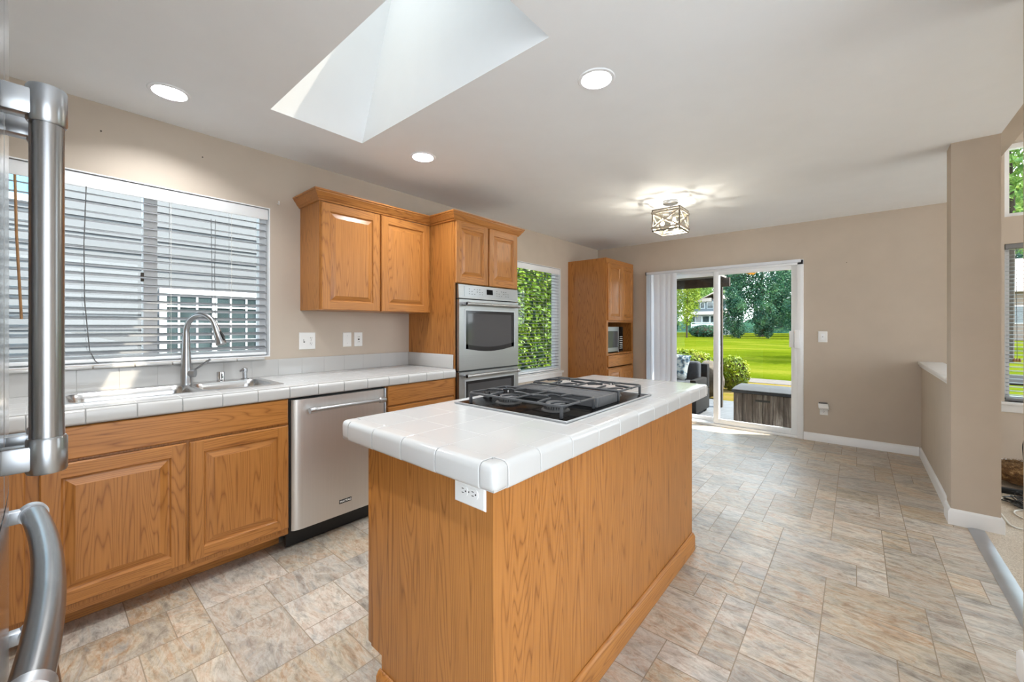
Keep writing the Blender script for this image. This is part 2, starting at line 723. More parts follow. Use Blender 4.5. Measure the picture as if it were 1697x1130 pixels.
def wall_y(mb, y0, y1, xa, xb, z0, z1, holes, m=0):
    x = xa
    for (a, b, spans) in holes:
        mb.box((x, y0, z0), (a, y1, z1), m)
        z = z0
        for (c, d) in spans:
            if c > z:
                mb.box((a, y0, z), (b, y1, c), m)
            z = d
        mb.box((a, y0, z), (b, y1, z1), m)
        x = b
    mb.box((x, y0, z0), (xb, y1, z1), m)


W1 = (-.62, 1.018, 1.062, 2.066)      # window over the sink: y0,y1,z0,z1
W2 = (3.42, 4.555, .68, 2.04)        # window beside the oven
mb = MB()
wall_x(mb, XW - T, XW, -.94, YB, 0, 2.75, [W1, W2])
struct('wall_left', mb, M['wall'])
DX0, DX1, DZ = -2.26, -.46, 2.02
LW = [(1.0, 2.5, [(.60, 2.0), (2.24, 2.90)]), (3.0, 4.5, [(.60, 2.0), (2.24, 2.90)])]
mb = MB()
wall_y(mb, YB, YB + T, XW - T, 6.14, -.1, 4.3, [(DX0, DX1, [(0, DZ)])] + LW)
struct('wall_back', mb, M['wall'])
mb = MB()
wall_y(mb, -.94, -.80, XW, 1.84, 0, 2.75, [(-.41, 1.3, [(.0, 2.2)])])  # opening behind the camera is added to let in fill daylight
struct('wall_near', mb, M['wall'])
mb = MB()
mb.box((.455, 1.45, 0), (.60, 2.295, H))
struct('wall_right', mb, M['wall'])
mb = MB()
mb.box((.477, 3.93, 0), (.60, YB, .895))
struct('wall_half', mb, M['wall'])
mb = MB()
mb.box((.459, 3.80, 0), (.668, 3.955, H))
struct('wall_column', mb, M['wall'])
mb = MB()
mb.box((.668, 1.59, H), (.76, YB, 4.3))
struct('wall_fascia', mb, M['wall'])
mb = MB()
wall_x(mb, 6.0, 6.14, 1.45, YB, 0, 4.3, [(1.8, 5.2, .1, 3.6)])  # large unseen opening, added for more daylight from the right
wall_y(mb, 1.45, 1.59, .60, 6.0, 0, 4.3, [])
struct('wall_living_room', mb, M['wall'])
mb = MB()
wall_x(mb, 1.70, 1.84, -.80, 1.45, 0, 2.75, [(-.70, .95, .0, 2.25)])  # added hall wall, its unseen opening brings in side daylight
struct('wall_added_hall', mb, M['wall'])

# ---- kitchen ceiling with the skylight well and holes for the recessed lamps
CANS = [(-2.622, .425), (-2.286, 1.727), (-.941, 1.718), (-1.50, .12)]
SK = (-2.412, -.95, .812, 1.345)
b = bmesh.new()


def loop(pts):
    vs = [b.verts.new((x, y, H)) for x, y in pts]
    for i in range(len(vs)):
        b.edges.new((vs[i], vs[(i + 1) % len(vs)]))


loop([(XW, -.80), (1.70, -.80), (1.70, 1.45), (.668, 1.45), (.668, YB), (XW, YB)])
loop([(SK[0], SK[2]), (SK[1], SK[2]), (SK[1], SK[3]), (SK[0], SK[3])])
for (cx, cy) in CANS:
    loop([(cx + .068 * cos(a * pi / 12), cy + .068 * sin(a * pi / 12)) for a in range(24)])
bmesh.ops.triangle_fill(b, edges=list(b.edges), use_beauty=True, normal=(0, 0, -1))
mb = MB()
mb.bm(b)
struct('ceiling', mb, M['ceil'], ang=None)
mb = MB()
ZT = 3.42
lo = [(SK[0], SK[2], H), (SK[1], SK[2], H), (SK[1], SK[3], H), (SK[0], SK[3], H)]
ST = (-1.98, -1.15, .812, 1.345)
hi = [(ST[0], ST[2], ZT), (ST[1], ST[2], ZT), (ST[1], ST[3], ZT), (ST[0], ST[3], ZT)]
for k in range(4):
    q = (k + 1) % 4
    mb.poly([lo[k], lo[q], hi[q], hi[k]])
sw = struct('ceiling_skylight_well', mb, M['ceil'], ang=None)
w4 = sroot('window_4', (-1.56, 1.08, ZT))
mb = MB()
for (x0, x1, y0, y1) in ((ST[0] - .05, ST[0], ST[2] - .05, ST[3] + .05), (ST[1], ST[1] + .05, ST[2] - .05, ST[3] + .05), (ST[0], ST[1], ST[2] - .05, ST[2]), (ST[0], ST[1], ST[3], ST[3] + .05)):
    mb.box((x0, y0, ZT - .01), (x1, y1, ZT + .07))
struct('window_frame', mb, M['vinyl'], w4)
mb = MB()
mb.box((ST[0], ST[2], ZT + .04), (ST[1], ST[3], ZT + .046))
M['skyglass'] = glass('tinted_skylight_glass', (.62, .60, .56, 1), .6)  # tint added to dim the daylight in the well
struct('pane', mb, M['skyglass'], w4)
mb = MB()
mb.box((.60, 1.45, 4.3), (6.14, YB + T, 4.4))
struct('ceiling_living_room', mb, M['ceil'])
# eaves that shade the back door and the side windows
mb = MB()
mb.box((-3.75, YB + T, 2.50), (.9, 6.27, 2.62))
mb.box((1.35, YB + T, 3.40), (7.0, 6.85, 3.52))  # unseen eave added to block sun through the living room windows
mb.box((-3.75, -1.2, 2.50), (XW - T, YB + T, 2.62))
struct('roof_eaves', mb, M['trim'])


# ---- baseboards and trim
def sweep(mb, path, prof, z0=0.0, m=0, segs=None):
    """profile (out to the right of travel, up) swept along a plan path with mitred corners"""
    n, k = len(path), len(prof)
    P = [Vector(p) for p in path]
    nrm = lambda d: Vector((d.y, -d.x))
    vs = []
    for i in range(n):
        d0 = (P[i] - P[i - 1]).normalized() if i else None
        d1 = (P[i + 1] - P[i]).normalized() if i < n - 1 else None
        if d0 is None:
            o = nrm(d1)
        elif d1 is None:
            o = nrm(d0)
        else:
            o = (nrm(d0) + nrm(d1)) / (1 + nrm(d0).dot(nrm(d1)))
        vs += [(P[i].x + o.x * a, P[i].y + o.y * a, z0 + z) for a, z in prof]
    a0, a1 = segs or (0, n - 1)
    vs, n = vs[a0 * k:(a1 + 1) * k], a1 - a0 + 1
    fs = [(i * k + j, i * k + (j + 1) % k, (i + 1) * k + (j + 1) % k, (i + 1) * k + j) for i in range(n - 1) for j in range(k)]
    fs += [tuple(range(k)), tuple(range((n - 1) * k, n * k))]
    mb.add(vs, fs, m)


def base_run(mb, path, h=.088, t=.014):
    sweep(mb, path, [(0, 0), (t, 0), (t, h - .016), (t * .55, h - .004), (t * .3, h), (0, h)])


mb = MB()
base_run(mb, [(DX1 + .006, YB), (.462, YB)])
struct('baseboard_back', mb, M['trim'])
mb = MB()
base_run(mb, [(.477, YB), (.477, 3.957)])
struct('baseboard_half', mb, M['trim'])
mb = MB()
base_run(mb, [(.459, 3.955), (.459, 3.80), (.668, 3.80), (.668, 3.955)], .10)
struct('baseboard_column', mb, M['trim'])
mb = MB()
base_run(mb, [(.60, 2.295), (.455, 2.295), (.455, 1.45)], .10)
struct('baseboard_right', mb, M['trim'])
mb = MB()
base_run(mb, [(.614, YB), (6.0, YB)], .09)
struct('baseboard_living_room', mb, M['trim'])
mb = MB()
mb.rbox((.452, 3.957, .895), (.625, YB - .001, .925), .006)
mb.box((.463, 3.957, .878), (.477, YB - .001, .895))
struct('trim_1', mb, M['trim'])
mb = MB()
mb.prism([(.528, 2.31, .0015), (.545, 2.31, .007), (.565, 2.31, .009), (.585, 2.31, .007), (.60, 2.31, .0045), (.60, 2.31, .0)], (0, 1.476, 0))
struct('trim_2', mb, M['alu'])


# ---- windows
def window_left(name, y0, y1, z0, z1, mull, casing):
    r = sroot(name, (XW, (y0 + y1) / 2, z0))
    mb = MB()
    xo = XW - T + .02
    f = .045
    mb.box((xo, y0, z0), (xo + .06, y0 + f, z1))
    mb.box((xo, y1 - f, z0), (xo + .06, y1, z1))
    mb.box((xo, y0 + f, z0), (xo + .06, y1 - f, z0 + f))
    mb.box((xo, y0 + f, z1 - f), (xo + .06, y1 - f, z1))
    for a, c in mull:
        mb.box((xo - .004, a, z0 + f), (xo + .065, c, z1 - f))
    struct('window_frame', mb, M['vinyl'], r)
    mb = MB()
    mb.box((xo + .025, y0 + f, z0 + f), (xo + .029, y1 - f, z1 - f))
    struct('pane', mb, M['glass'], r)
    mb = MB()
    e = .006
    mb.box((xo + .06, y0, z1 - e), (XW + .0015, y1, z1))
    mb.box((xo + .06, y0, z0), (XW + .0015, y0 + e, z1 - e))
    mb.box((xo + .06, y1 - e, z0), (XW + .0015, y1, z1 - e))
    struct('reveal_lining', mb, M['trim'], r)
    mb = MB()
    mb.box((xo + .06, y0 + .006, z0), (XW + .0, y1 - .006, z0 + .006))
    struct('window_sill', mb, M['trim'], r)
    return r


w1 = window_left('window_1', *W1, [(.385, .445)], .078)
mb = MB()
mb.rbox((XW - .055, .372, 1.52), (XW - .04, .386, 1.57), .003)
struct('sash_latch', mb, M['dkbronze'], w1)
w2 = window_left('window_2', *W2, [], .075)
mb = MB()
mb.rbox((XW, W2[0] - .05, W2[2] - .03), (XW + .035, W2[1] + .03, W2[2] - .002), .004)
mb.rbox((XW, W2[0] - .04, W2[2] - .08), (XW + .014, W2[1] + .02, W2[2] - .03), .004)
struct('apron', mb, M['trim'], w2)
w3 = sroot('window_3', (1.75, YB, .6))
mb = MB()
mbs = MB()
pan = MB()
for (xa, xb, spans) in LW:
    for (c, d) in spans:
        f = .04
        ya, yb2 = YB + .07, YB + .125
        mb.box((xa, ya, c), (xa + f, yb2, d))
        mb.box((xb - f, ya, c), (xb, yb2, d))
        mb.box((xa + f, ya, c), (xb - f, yb2, c + f))
        mb.box((xa + f, ya, d - f), (xb - f, yb2, d))
        pan.box((xa + f, ya + .025, c + f), (xb - f, ya + .029, d - f))
    mbs.rbox((xa - .07, YB - .05, .575), (xb + .07, YB + .07, .60), .006)
    mbs.prism([(xa - .05, YB, .575), (xa - .05, YB - .035, .575), (xa - .05, YB - .012, .51), (xa - .05, YB, .505)], (xb - xa + .10, 0, 0))
struct('window_frame', mb, M['vinyl'], w3)
struct('pane', pan, M['glass'], w3)
struct('window_sill', mbs, M['trim'], w3)
portal('portal_living', (2.75, YB + .16, 1.7), (-pi / 2, 0, 0), 3.6, 2.6)
portal('portal_right', (6.16, 3.5, 1.85), (pi / 2, 0, pi / 2), 3.4, 3.5)
portal('portal_added_hall', (1.86, .125, 1.12), (pi / 2, 0, pi / 2), 1.65, 2.25)
portal('portal_skylight', (-1.56, 1.08, ZT + .08), (0, 0, 0), .86, .56)
portal('portal_behind', (.445, -.96, 1.1), (pi / 2, 0, 0), 1.71, 2.2)
portal('portal_door', (-1.36, YB + .16, 1.0), (-pi / 2, 0, 0), 1.85, 2.1)

# ---- sliding door
d1 = sroot('door_1', (-1.36, YB, 0))
mb = MB()
f = .055
mb.rbox((DX0 - .004, YB - .018, 0), (DX0 + f, YB + .13, DZ), .004)
mb.rbox((DX1 - f, YB - .018, 0), (DX1 + .004, YB + .13, DZ), .004)
mb.rbox((DX0 - .004, YB - .018, DZ - f), (DX1 + .004, YB + .13, DZ + .004), .004)
mb.rbox((DX0, YB - .01, 0), (DX1, YB + .14, .03), .003)
mb.box((DX0 + f, YB + .055, .03), (DX1 - f, YB + .062, .045))
struct('door_frame', mb, M['vinyl'], d1)


def panel(x0, x1, y, s, name):
    mb = MB()
    z0, z1 = .032, DZ - f + .004
    mb.rbox((x0, y, z0), (x0 + s, y + .036, z1), .004)
    mb.rbox((x1 - s, y, z0), (x1, y + .036, z1), .004)
    mb.rbox((x0 + s, y, z0), (x1 - s, y + .036, z0 + .062), .004)
    mb.rbox((x0 + s, y, z1 - .05), (x1 - s, y + .036, z1), .004)
    p = struct(name, mb, M['vinyl'], d1)
    g_ = MB()
    g_.box((x0 + s, y + .016, z0 + .062), (x1 - s, y + .020, z1 - .05))
    gp = bpy.data.objects.new('pane', g_.mesh('pane', M['glass']))
    COL.objects.link(gp)
    gp.parent = p
    return p


panel(-1.395, DX1 - .05, YB + .012, .062, 'sliding_panel')
panel(DX0 + .05, -1.335, YB + .074, .062, 'fixed_panel')
mb = MB()
mb.rbox((-.590, YB - .004, 1.03), (-.545, YB + .012, 1.215), .006)
mb.rbox((-.540, YB - .030, 1.02), (-.490, YB - .019, 1.225), .008)
mb.rbox((-.535, YB - .019, 1.03), (-.495, YB - .002, 1.06), .004)
mb.rbox((-.535, YB - .019, 1.185), (-.495, YB - .002, 1.215), .004)
struct('door_handle', mb, M['vinyl'], d1)

# ================================================================== KITCHEN CABINETS
XF = -2.43     # carcass face; doors stand 2 cm proud
XD = -2.43


def base_body(parent, y0, y1, hollow=False, toe=True):
    mb = MB()
    top = .862
    if hollow:
        mb.box((XW + .004, y0, .10), (XF, y0 + .018, top), 0)
        mb.box((XW + .004, y1 - .018, .10), (XF, y1, top), 0)
        mb.box((XW + .004, y0 + .018, .10), (XF, y1 - .018, .118), 1)
        mb.box((XF - .018, y0 + .018, .118), (XF, y1 - .018, top), 0)
    else:
        mb.box((XW + .004, y0, .10), (XF, y1, top), 0)
    part('cabinet_body', mb, OAKM, parent)
    mb = MB()
    mb.box((-2.585, y0, 0), (-2.567, y1, .10))
    part('toe_kick', mb, M['oy'], parent)


t = thing('sink_base_cabinet', 'oak base cabinet with two raised panel doors under the sink, left of the dishwasher', 'cabinet', (-2.7, .44, 0))
base_body(t, -.015, .908, True)
add_door(t, 'false_drawer_front', XD, .0, .902, .727, .860, raised=False)
add_door(t, 'cabinet_door', XD, .0, .453, .140, .715)
add_door(t, 'cabinet_door', XD, .464, .904, .140, .715)

t = thing('base_cabinet', 'oak base cabinet at the left edge beside the refrigerator', 'cabinet', (-2.7, -.37, 0))
base_body(t, -.72, -.015)
add_door(t, 'drawer_front', XD, -.70, -.035, .727, .860, raised=False)
add_door(t, 'cabinet_door', XD, -.70, -.035, .140, .715)

t = thing('drawer_base_cabinet', 'oak drawer cabinet between the dishwasher and the wall ovens', 'cabinet', (-2.7, 1.83, 0))
base_body(t, 1.522, 2.128)
for z0, z1 in ((.727, .860), (.545, .716), (.345, .534), (.140, .334)):
    add_door(t, 'drawer_front', XD, 1.532, 2.120, z0, z1, raised=False)

# ---- dishwasher
t = thing('dishwasher', 'stainless steel dishwasher with a bar handle, built in under the white tile counter', 'dishwasher', (-2.7, 1.215, 0))
y0, y1 = .922, 1.505
mb = MB()
mb.box((XW + .02, y0 - .008, .10), (XF - .005, y1 + .008, .855))
part('tub', mb, M['dark'], t)
mb = MB()
prof = [(XF, y0), (XF + .006, y0), (XF + .018, y0 + .012), (XF + .022, y0 + .030)]
prof += [(XF + .026, y0 + .05), (XF + .026, y1 - .012), (XF + .018, y1 - .003), (XF, y1)]
mb.prism([(a, c, .112) for a, c in prof], (0, 0, .738))
dd = part('dishwasher_door', mb, M['steel_dw'], t)
mb = MB()
mb.rbox((XF - .004, y1 + .001, .112), (XF + .02, y1 + .013, .852), .003)
part('side_strip', mb, M['alu'], t, 'pale strip down the right side of the dishwasher door')
mb = MB()
xh = -2.357
mb.cyl((xh, 1.005, .787), (xh, 1.470, .787), .0125, n=16)
for s_ in (1.005, 1.445):
    mb.lathe([(0, 0), (.0165, 0), (.0175, .004), (.0175, .036), (.0155, .043), (.0, .044)], (xh, s_ - .010, .787), 16, 0, 'y')
    mb.cyl((XF + .024, s_ + .012, .787), (xh, s_ + .012, .787), .010, n=12)
part('handle', mb, M['nickel'], dd, 'brushed metal bar handle with thicker ends')
mb = MB()
mb.box((-2.49, y0 - .010, .005), (-2.475, y1 + .012, .105))
part('toe_panel', mb, M['dark'], t, 'black toe panel')


def text_mesh(body, size, name):
    cu = bpy.data.curves.new(name, 'FONT')
    cu.body = body
    cu.size = size
    cu.align_x = 'CENTER'
    cu.align_y = 'CENTER'
    cu.extrude = .0004
    cu.offset = .0006
    o = bpy.data.objects.new(name, cu)
    COL.objects.link(o)
    dg = bpy.context.evaluated_depsgraph_get()
    me = bpy.data.meshes.new_from_object(o.evaluated_get(dg))
    bpy.data.objects.remove(o)
    bpy.data.curves.remove(cu)
    return me


mb = MB()
mb.rbox((XF + .0255, 1.190, .180), (XF + .0285, 1.268, .203), .001)
bd = part('badge', mb, M['dark'], dd, 'small black maker badge')
me = text_mesh('MAYTAG', .0165, 'lettering')
me.materials.append(M['plastic'])
for v in me.vertices:
    x, y, z = v.co
    v.co = (z, x * 1.08, y)
lo_ = bpy.data.objects.new('lettering', me)
COL.objects.link(lo_)
lo_.parent = t
lo_.location = Vector((XF + .0289, 1.229, .1915)) - t.location

# ---- wall cabinet
YL, YR = 1.213, 2.130
XU = -2.725
t = thing('upper_cabinet', 'oak wall cabinet with two raised panel doors and crown moulding, over the counter', 'cabinet', (-2.87, 1.67, 1.38))
mb = MB()
mb.box((XW + .002, YL, 1.379), (XU, YR, 2.105))
part('cabinet_body', mb, OAKM, t)
add_door(t, 'cabinet_door', XU, YL + .006, 1.652, 1.379, 2.100)
add_door(t, 'cabinet_door', XU, 1.666, 2.112, 1.379, 2.100)


CROWN = [(XW + .002, YL), (XU + .004, YL), (XU + .004, 2.1335), (XF + .004, 2.1335), (XF + .004, 2.916), (XW + .002, 2.916)]


CROWN2 = [(x, y + .0007 if k > 1 else y) for k, (x, y) in enumerate(CROWN)]
CROWN2[2] = (XU + .0047, 2.1342)


def crown(segs, m_, parent, z0):
    """crown moulding swept along a plan path with mitred corners; profile (out, up)"""
    prof = [(0, 0), (.010, .002), (.014, .012), (.020, .016), (.032, .036), (.044, .050), (.046, .058), (.052, .060), (.052, .070), (0, .070)]
    mb = MB()
    sweep(mb, CROWN2 if segs[0] else CROWN, prof, z0, segs=segs)
    part('crown_moulding', mb, m_, parent, ang=25)


crown((0, 2), M['oy'], t, 2.105)

# ---- oven cabinet
YA, YZ = 2.134, 2.915
t = thing('oven_cabinet', 'tall oak cabinet housing the double wall oven, two small doors on top', 'cabinet', (-2.7, 2.52, 0))
mb = MB()
mb.box((XW + .002, YA, 0), (XF, YA + .018, 2.115), 0)
mb.box((XW + .002, YZ - .018, 0), (XF, YZ, 2.115), 0)
mb.box((XW + .002, YA + .018, 2.09), (XF, YZ - .018, 2.115), 1)
mb.box((XW + .002, YA + .018, 1.612), (XF, YZ - .018, 1.63), 1)
mb.box((XW + .002, YA + .018, .10), (XF, YZ - .018, .30), 1)
mb.box((XW + .002, YA + .018, .30), (XW + .01, YZ - .018, 1.612), 0)
mb.box((XF - .02, YA + .018, 1.63), (XF, YZ - .018, 2.09), 0)
part('cabinet_body', mb, OAKM, t)
add_door(t, 'cabinet_door', XD, YA + .008, 2.508, 1.614, 2.112)
add_door(t, 'cabinet_door', XD, 2.526, YZ - .012, 1.614, 2.112)
add_door(t, 'drawer_front', XD, YA + .02, YZ - .02, .13, .29, raised=False)
crown((2, 5), M['oy'], t, 2.1055)

# ---- double oven
t = thing('double_wall_oven', 'stainless steel double wall oven built into the tall oak cabinet', 'oven', (-2.7, 2.52, .31))
y0, y1 = YA + .026, YZ - .022
mb = MB()
mb.box((XW + .03, y0, .302), (XF + .0, y1, 1.61))
part('oven_housing', mb, M['dark'], t)
xo = XF + .001
mb = MB()
mb.prism([(xo, y0, 1.492), (xo + .030, y0, 1.494), (xo + .024, y0, 1.603), (xo, y0, 1.607)], (0, y1 - y0, 0))
cp = part('control_panel', mb, M['steel_y'], t)
mb = MB()
mb.prism([(xo + .0288, y0 + .06, 1.512), (xo + .0315, y0 + .06, 1.512), (xo + .0275, y0 + .06, 1.590), (xo + .0245, y0 + .06, 1.590)], (0, y1 - y0 - .10, 0))
part('touch_strip', mb, M['nickel'], cp)
mb = MB()
mb.prism([(xo + .030, 2.478, 1.536), (xo + .0318, 2.478, 1.536), (xo + .029, 2.478, 1.580), (xo + .027, 2.478, 1.580)], (0, .075, 0))
part('display', mb, M['blackglass'], cp, 'small dark oven display')
for i in range(6):
    for j in range(3):
        for ys in (2.27, 2.60):
            if (i + j) % 4 != 3:
                mb = MB()
                mb.box((xo + .026, ys + i * .030, 1.530 + j * .02), (xo + .0325 - j * .0008, ys + i * .030 + .010, 1.533 + j * .02))
                part('button', mb, M['slot'], cp)


def oven_door(z0, z1, gz0, gz1, hz):
    mb = MB()
    xa, xb = xo, xo + .034
    # slab with a window cut out that has a curved lower edge
    ya, yb = y0 + .070, y1 - .062
    N = 12
    lowc = [(ya + (yb - ya) * i / N, gz0 - .030 * sin(pi * i / N)) for i in range(N + 1)]
    mb.box((xa, y0, z0), (xb, ya, z1))
    mb.box((xa, yb, z0), (xb, y1, z1))
    mb.box((xa, ya, gz1), (xb, yb, z1))
    for i in range(N):
        (p, q), (r_, s_) = lowc[i], lowc[i + 1]
        mb.add([(xa, p, z0), (xb, p, z0), (xb, r_, z0), (xa, r_, z0), (xa, p, q), (xb, p, q), (xb, r_, s_), (xa, r_, s_)],
               [(1, 2, 6, 5), (4, 5, 6, 7), (0, 3, 2, 1), (0, 4, 7, 3)])
    dr = part('oven_door', mb, M['steel_y'], t)
    mb = MB()
    # recessed bevelled rim round the glass
    w_ = .012
    mb.box((xb - .004, ya - w_, gz0 - .012), (xb + .003, ya, gz1 + w_))
    mb.box((xb - .004, yb, gz0 - .012), (xb + .003, yb + w_, gz1 + w_))
    mb.box((xb - .004, ya, gz1), (xb + .003, yb, gz1 + w_))
    part('window_trim', mb, M['alu'], dr)
    mb = MB()
    mb.poly([(xb - .004, c, d) for c, d in lowc] + [(xb - .004, yb, gz1), (xb - .004, ya, gz1)])
    part('oven_glass', mb, M['ovenglass'], dr, 'dark reflective oven window')
    mb = MB()
    fr = .030
    mb.box((xb - .0035, ya, gz1 - fr * .8), (xb - .002, yb, gz1))
    mb.box((xb - .0035, ya, gz0), (xb - .002, ya + fr, gz1 - fr * .8))
    mb.box((xb - .0035, yb - fr, gz0), (xb - .002, yb, gz1 - fr * .8))
    for i in range(N):
        (p, q), (r_, s_) = lowc[i], lowc[i + 1]
        mb.poly([(xb - .002, p, q), (xb - .002, r_, s_), (xb - .002, r_, s_ + fr * 1.25), (xb - .002, p, q + fr * 1.25)])
    part('glass_border', mb, M['glassedge'], dr)
    mb = MB()
    hx = xb + .040
    mb.cyl((hx, y0 + .045, hz), (hx, y1 - .03, hz), .0125, n=14)
    for yy in (y0 + .045, y1 - .065):
        mb.lathe([(0, 0), (.016, .0), (.0175, .005), (.0175, .03), (.015, .038), (0, .038)], (hx, yy, hz), 14, 0, 'y')
        mb.tube([(xb, yy + .018, hz), (hx, yy + .018, hz)], [.014, .011], 10)
    part('handle', mb, M['nickel'], dr, 'brushed metal bar handle')


M['glassedge'] = plain('oven_glass_border', srgb(46, 46, 48), .12, var=0)
M['ovenglass'] = plain('oven_window_glass', srgb(76, 76, 78), .05, 0.0, var=0)
oven_door(.912, 1.484, 1.085, 1.395, 1.447)
oven_door(.318, .898, .50, .822, .868)
mb = MB()
mb.box((xo, y0, .899), (xo + .022, y1, .911))
part('vent_gap', mb, M['dark'], t)

# ---- pantry cabinet with microwave
PA, PB, XP = 4.735, 5.553, -2.450
t = thing('pantry_cabinet', 'tall oak corner cabinet with an open microwave shelf', 'cabinet', (-2.74, 5.14, 0))
mb = MB()
mb.box((XW + .002, PA, 0), (XP, PA + .018, 2.155), 0)
mb.box((XW + .002, PB - .018, 0), (XP, PB, 2.155), 0)
mb.box((XW + .002, PA + .018, 0), (XW + .012, PB - .018, 2.155), 0)
for z0, z1 in ((.10, .12), (.893, .913), (1.322, 1.342), (2.137, 2.155), (.70, .72)):
    mb.box((XW + .012, PA + .018, z0), (XP, PB - .018, z1), 1)
for a, c in ((PA + .018, PA + .048), (PB - .048, PB - .018)):
    mb.box((XP - .018, a, .12), (XP, c, .70), 0)
    mb.box((XP - .018, a, .72), (XP, c, .893), 0)
    mb.box((XP - .018, a, .913), (XP, c, 1.322), 0)
    mb.box((XP - .018, a, 1.342), (XP, c, 2.137), 0)
mb.box((XP - .018, PA + .048, 1.342), (XP, PB - .048, 1.36), 1)
mb.box((XP - .018, PA + .048, 2.09), (XP, PB - .048, 2.137), 1)
part('cabinet_body', mb, OAKM, t)
ym = (PA + PB) / 2
for a, c in ((PA + .022, ym - .005), (ym + .005, PB - .035)):
    add_door(t, 'cabinet_door', XP, a, c, 1.345, 2.090, rail=.05)
    add_door(t, 'cabinet_door', XP, a, c, .13, .712, rail=.05)
add_door(t, 'drawer_front', XP, PA + .022, PB - .035, .740, .888, raised=False)

t = thing('microwave_oven', 'stainless microwave with black keypad in the open shelf of the corner cabinet', 'microwave', (-2.7, 5.04, .913))
ma, mb_, xm = 4.80, 5.275, -2.475
mb = MB()
mb.rbox((-2.87, ma, .925), (xm - .02, mb_, 1.262), .006)
for yy in (ma + .04, mb_ - .04):
    for xx in (-2.84, xm - .05):
        mb.cyl((xx, yy, .9135), (xx, yy, .926), .012, n=10)
part('microwave_body', mb, M['steel_y'], t)
mb = MB()
ms = mb_ - .125
mb.box((xm - .019, ma, .930), (xm, ms, .985))
mb.box((xm - .019, ma, 1.205), (xm, ms, 1.262))
mb.box((xm - .019, ma, .985), (xm, ma + .03, 1.205))
mb.box((xm - .019, ms - .03, .985), (xm, ms, 1.205))
dr = part('microwave_door', mb, M['steel_y'], t)
mb = MB()
mb.box((xm - .017, ma + .03, .985), (xm - .003, ms - .03, 1.205))
part('microwave_window', mb, M['ovenglass'], dr)
mb = MB()
mb.box((xm - .019, ms + .002, .930), (xm, mb_, 1.262))
kp = part('keypad', mb, M['blackglass'], t)
mb = MB()
for i in range(3):
    for j in range(7):
        mb.box((xm - .001, ms + .022 + i * .032, .965 + j * .026), (xm + .0012, ms + .042 + i * .032, .975 + j * .026))
part('key_marks', mb, M['plastic'], kp)

# ================================================================== COUNTERS
ZC = .930
ET = .066      # edge height
P6 = .1625     # tile pitch


def profile_edge(w, h, r):
    """cross section of a bullnose edge tile: (out, up), out runs 0..w, up 0..h, rounded outer top and bottom"""
    pts = [(0, 0)]
    rb = r * .55
    for k in range(5):
        a = -pi / 2 + k * pi / 8
        pts.append((w - rb + rb * cos(a), rb + rb * sin(a)))
    for k in range(7):
        a = k * pi / 12
        pts.append((w - r + r * cos(a), h - r + r * sin(a)))
    pts.append((0, h))
    return pts


def edge_tiles(mb, p, q, n, marks, w=.052, h=ET, z=ZC, m=0, r=.020):
    """a row of edge tiles from p to q (plan), outward n, split at marks (distances along)"""
    p, q, n = Vector(p), Vector(q), Vector(n)
    d = (q - p).normalized()
    L = (q - p).length
    cuts = [0] + [x for x in marks if 0 < x < L] + [L]
    prof = profile_edge(w, h, r)
    for a, c in zip(cuts[:-1], cuts[1:]):
        a, c = a + .0014, c - .0014
        # slightly eased ends
        e = .0016
        rings = []
        for dist, ins in ((a, e * .8), (a + e, 0), (c - e, 0), (c, e * .8)):
            o = p + d * dist
            rings.append([(o.x + n.x * (u if u == 0 else u - ins), o.y + n.y * (u if u == 0 else u - ins), z - h + (v if v == 0 else v - ins * (v / h)) + 0) for u, v in prof])
        k = len(prof)
        vs = [x for r_ in rings for x in r_]
        fs = []
        for i in range(3):
            for j in range(k):
                fs.append((i * k + j, i * k + (j + 1) % k, (i + 1) * k + (j + 1) % k, (i + 1) * k + j))
        fs += [tuple(range(k)), tuple(range(3 * k, 4 * k))]
        mb.add(vs, fs, m)


def field(mb, x0, x1, y0, y1, xs, ys, z=ZC, skip=None, m=0, th=.012):
    """flat tiles between grout lines xs, ys; skip is a rectangle left open"""
    X = [x0] + [x for x in xs if x0 + .01 < x < x1 - .01] + [x1]
    Y = [y0] + [y for y in ys if y0 + .01 < y < y1 - .01] + [y1]
    if skip:
        X = sorted(set(X + [skip[0], skip[1]]))
        Y = sorted(set(Y + [skip[2], skip[3]]))
    g_ = .0007
    for a, c in zip(X[:-1], X[1:]):
        for e, f_ in zip(Y[:-1], Y[1:]):
            if skip and a >= skip[0] - 1e-6 and c <= skip[1] + 1e-6 and e >= skip[2] - 1e-6 and f_ <= skip[3] + 1e-6:
                continue
            if c - a < .006 or f_ - e < .006:
                continue
            ga = 0 if skip and abs(a - skip[1]) < 1e-6 else g_
            mb.rbox((a + ga, e + g_, z - th), (c - g_, f_ - g_, z), .0007, m, 1)


SINK = (-2.965, -2.545, .055, .915)
t = thing('wall_countertop', 'long white tile countertop with tiled backsplash along the window wall', 'countertop', (-2.71, .7, .862))
XE = -2.40
CY0, CY1 = -.78, 2.131
mb = MB()
gl = [CY0 + .13 + i * P6 for i in range(30)]
gl = [.123 + .1568 * i for i in range(-6, 14)]
field(mb, XW + .012, XE - .052, CY0, CY1, [XE - .052 - .156 * i for i in range(1, 4)], gl, skip=SINK)
part('tile_top', mb, M['tile'], t)
mb = MB()
edge_tiles(mb, (XE - .052, CY0), (XE - .052, CY1), (1, 0), [y - CY0 for y in gl])
part('edge_tiles', mb, M['tile'], t, ang=26)
mb = MB()
for (a, c, e, f_) in ((XW + .003, SINK[0], CY0, CY1), (SINK[1], XE - .008, CY0, CY1), (SINK[0], SINK[1], CY0, SINK[2]), (SINK[0], SINK[1], SINK[3], CY1)):
    mb.box((a, e, .864), (c, f_, ZC - .0004))
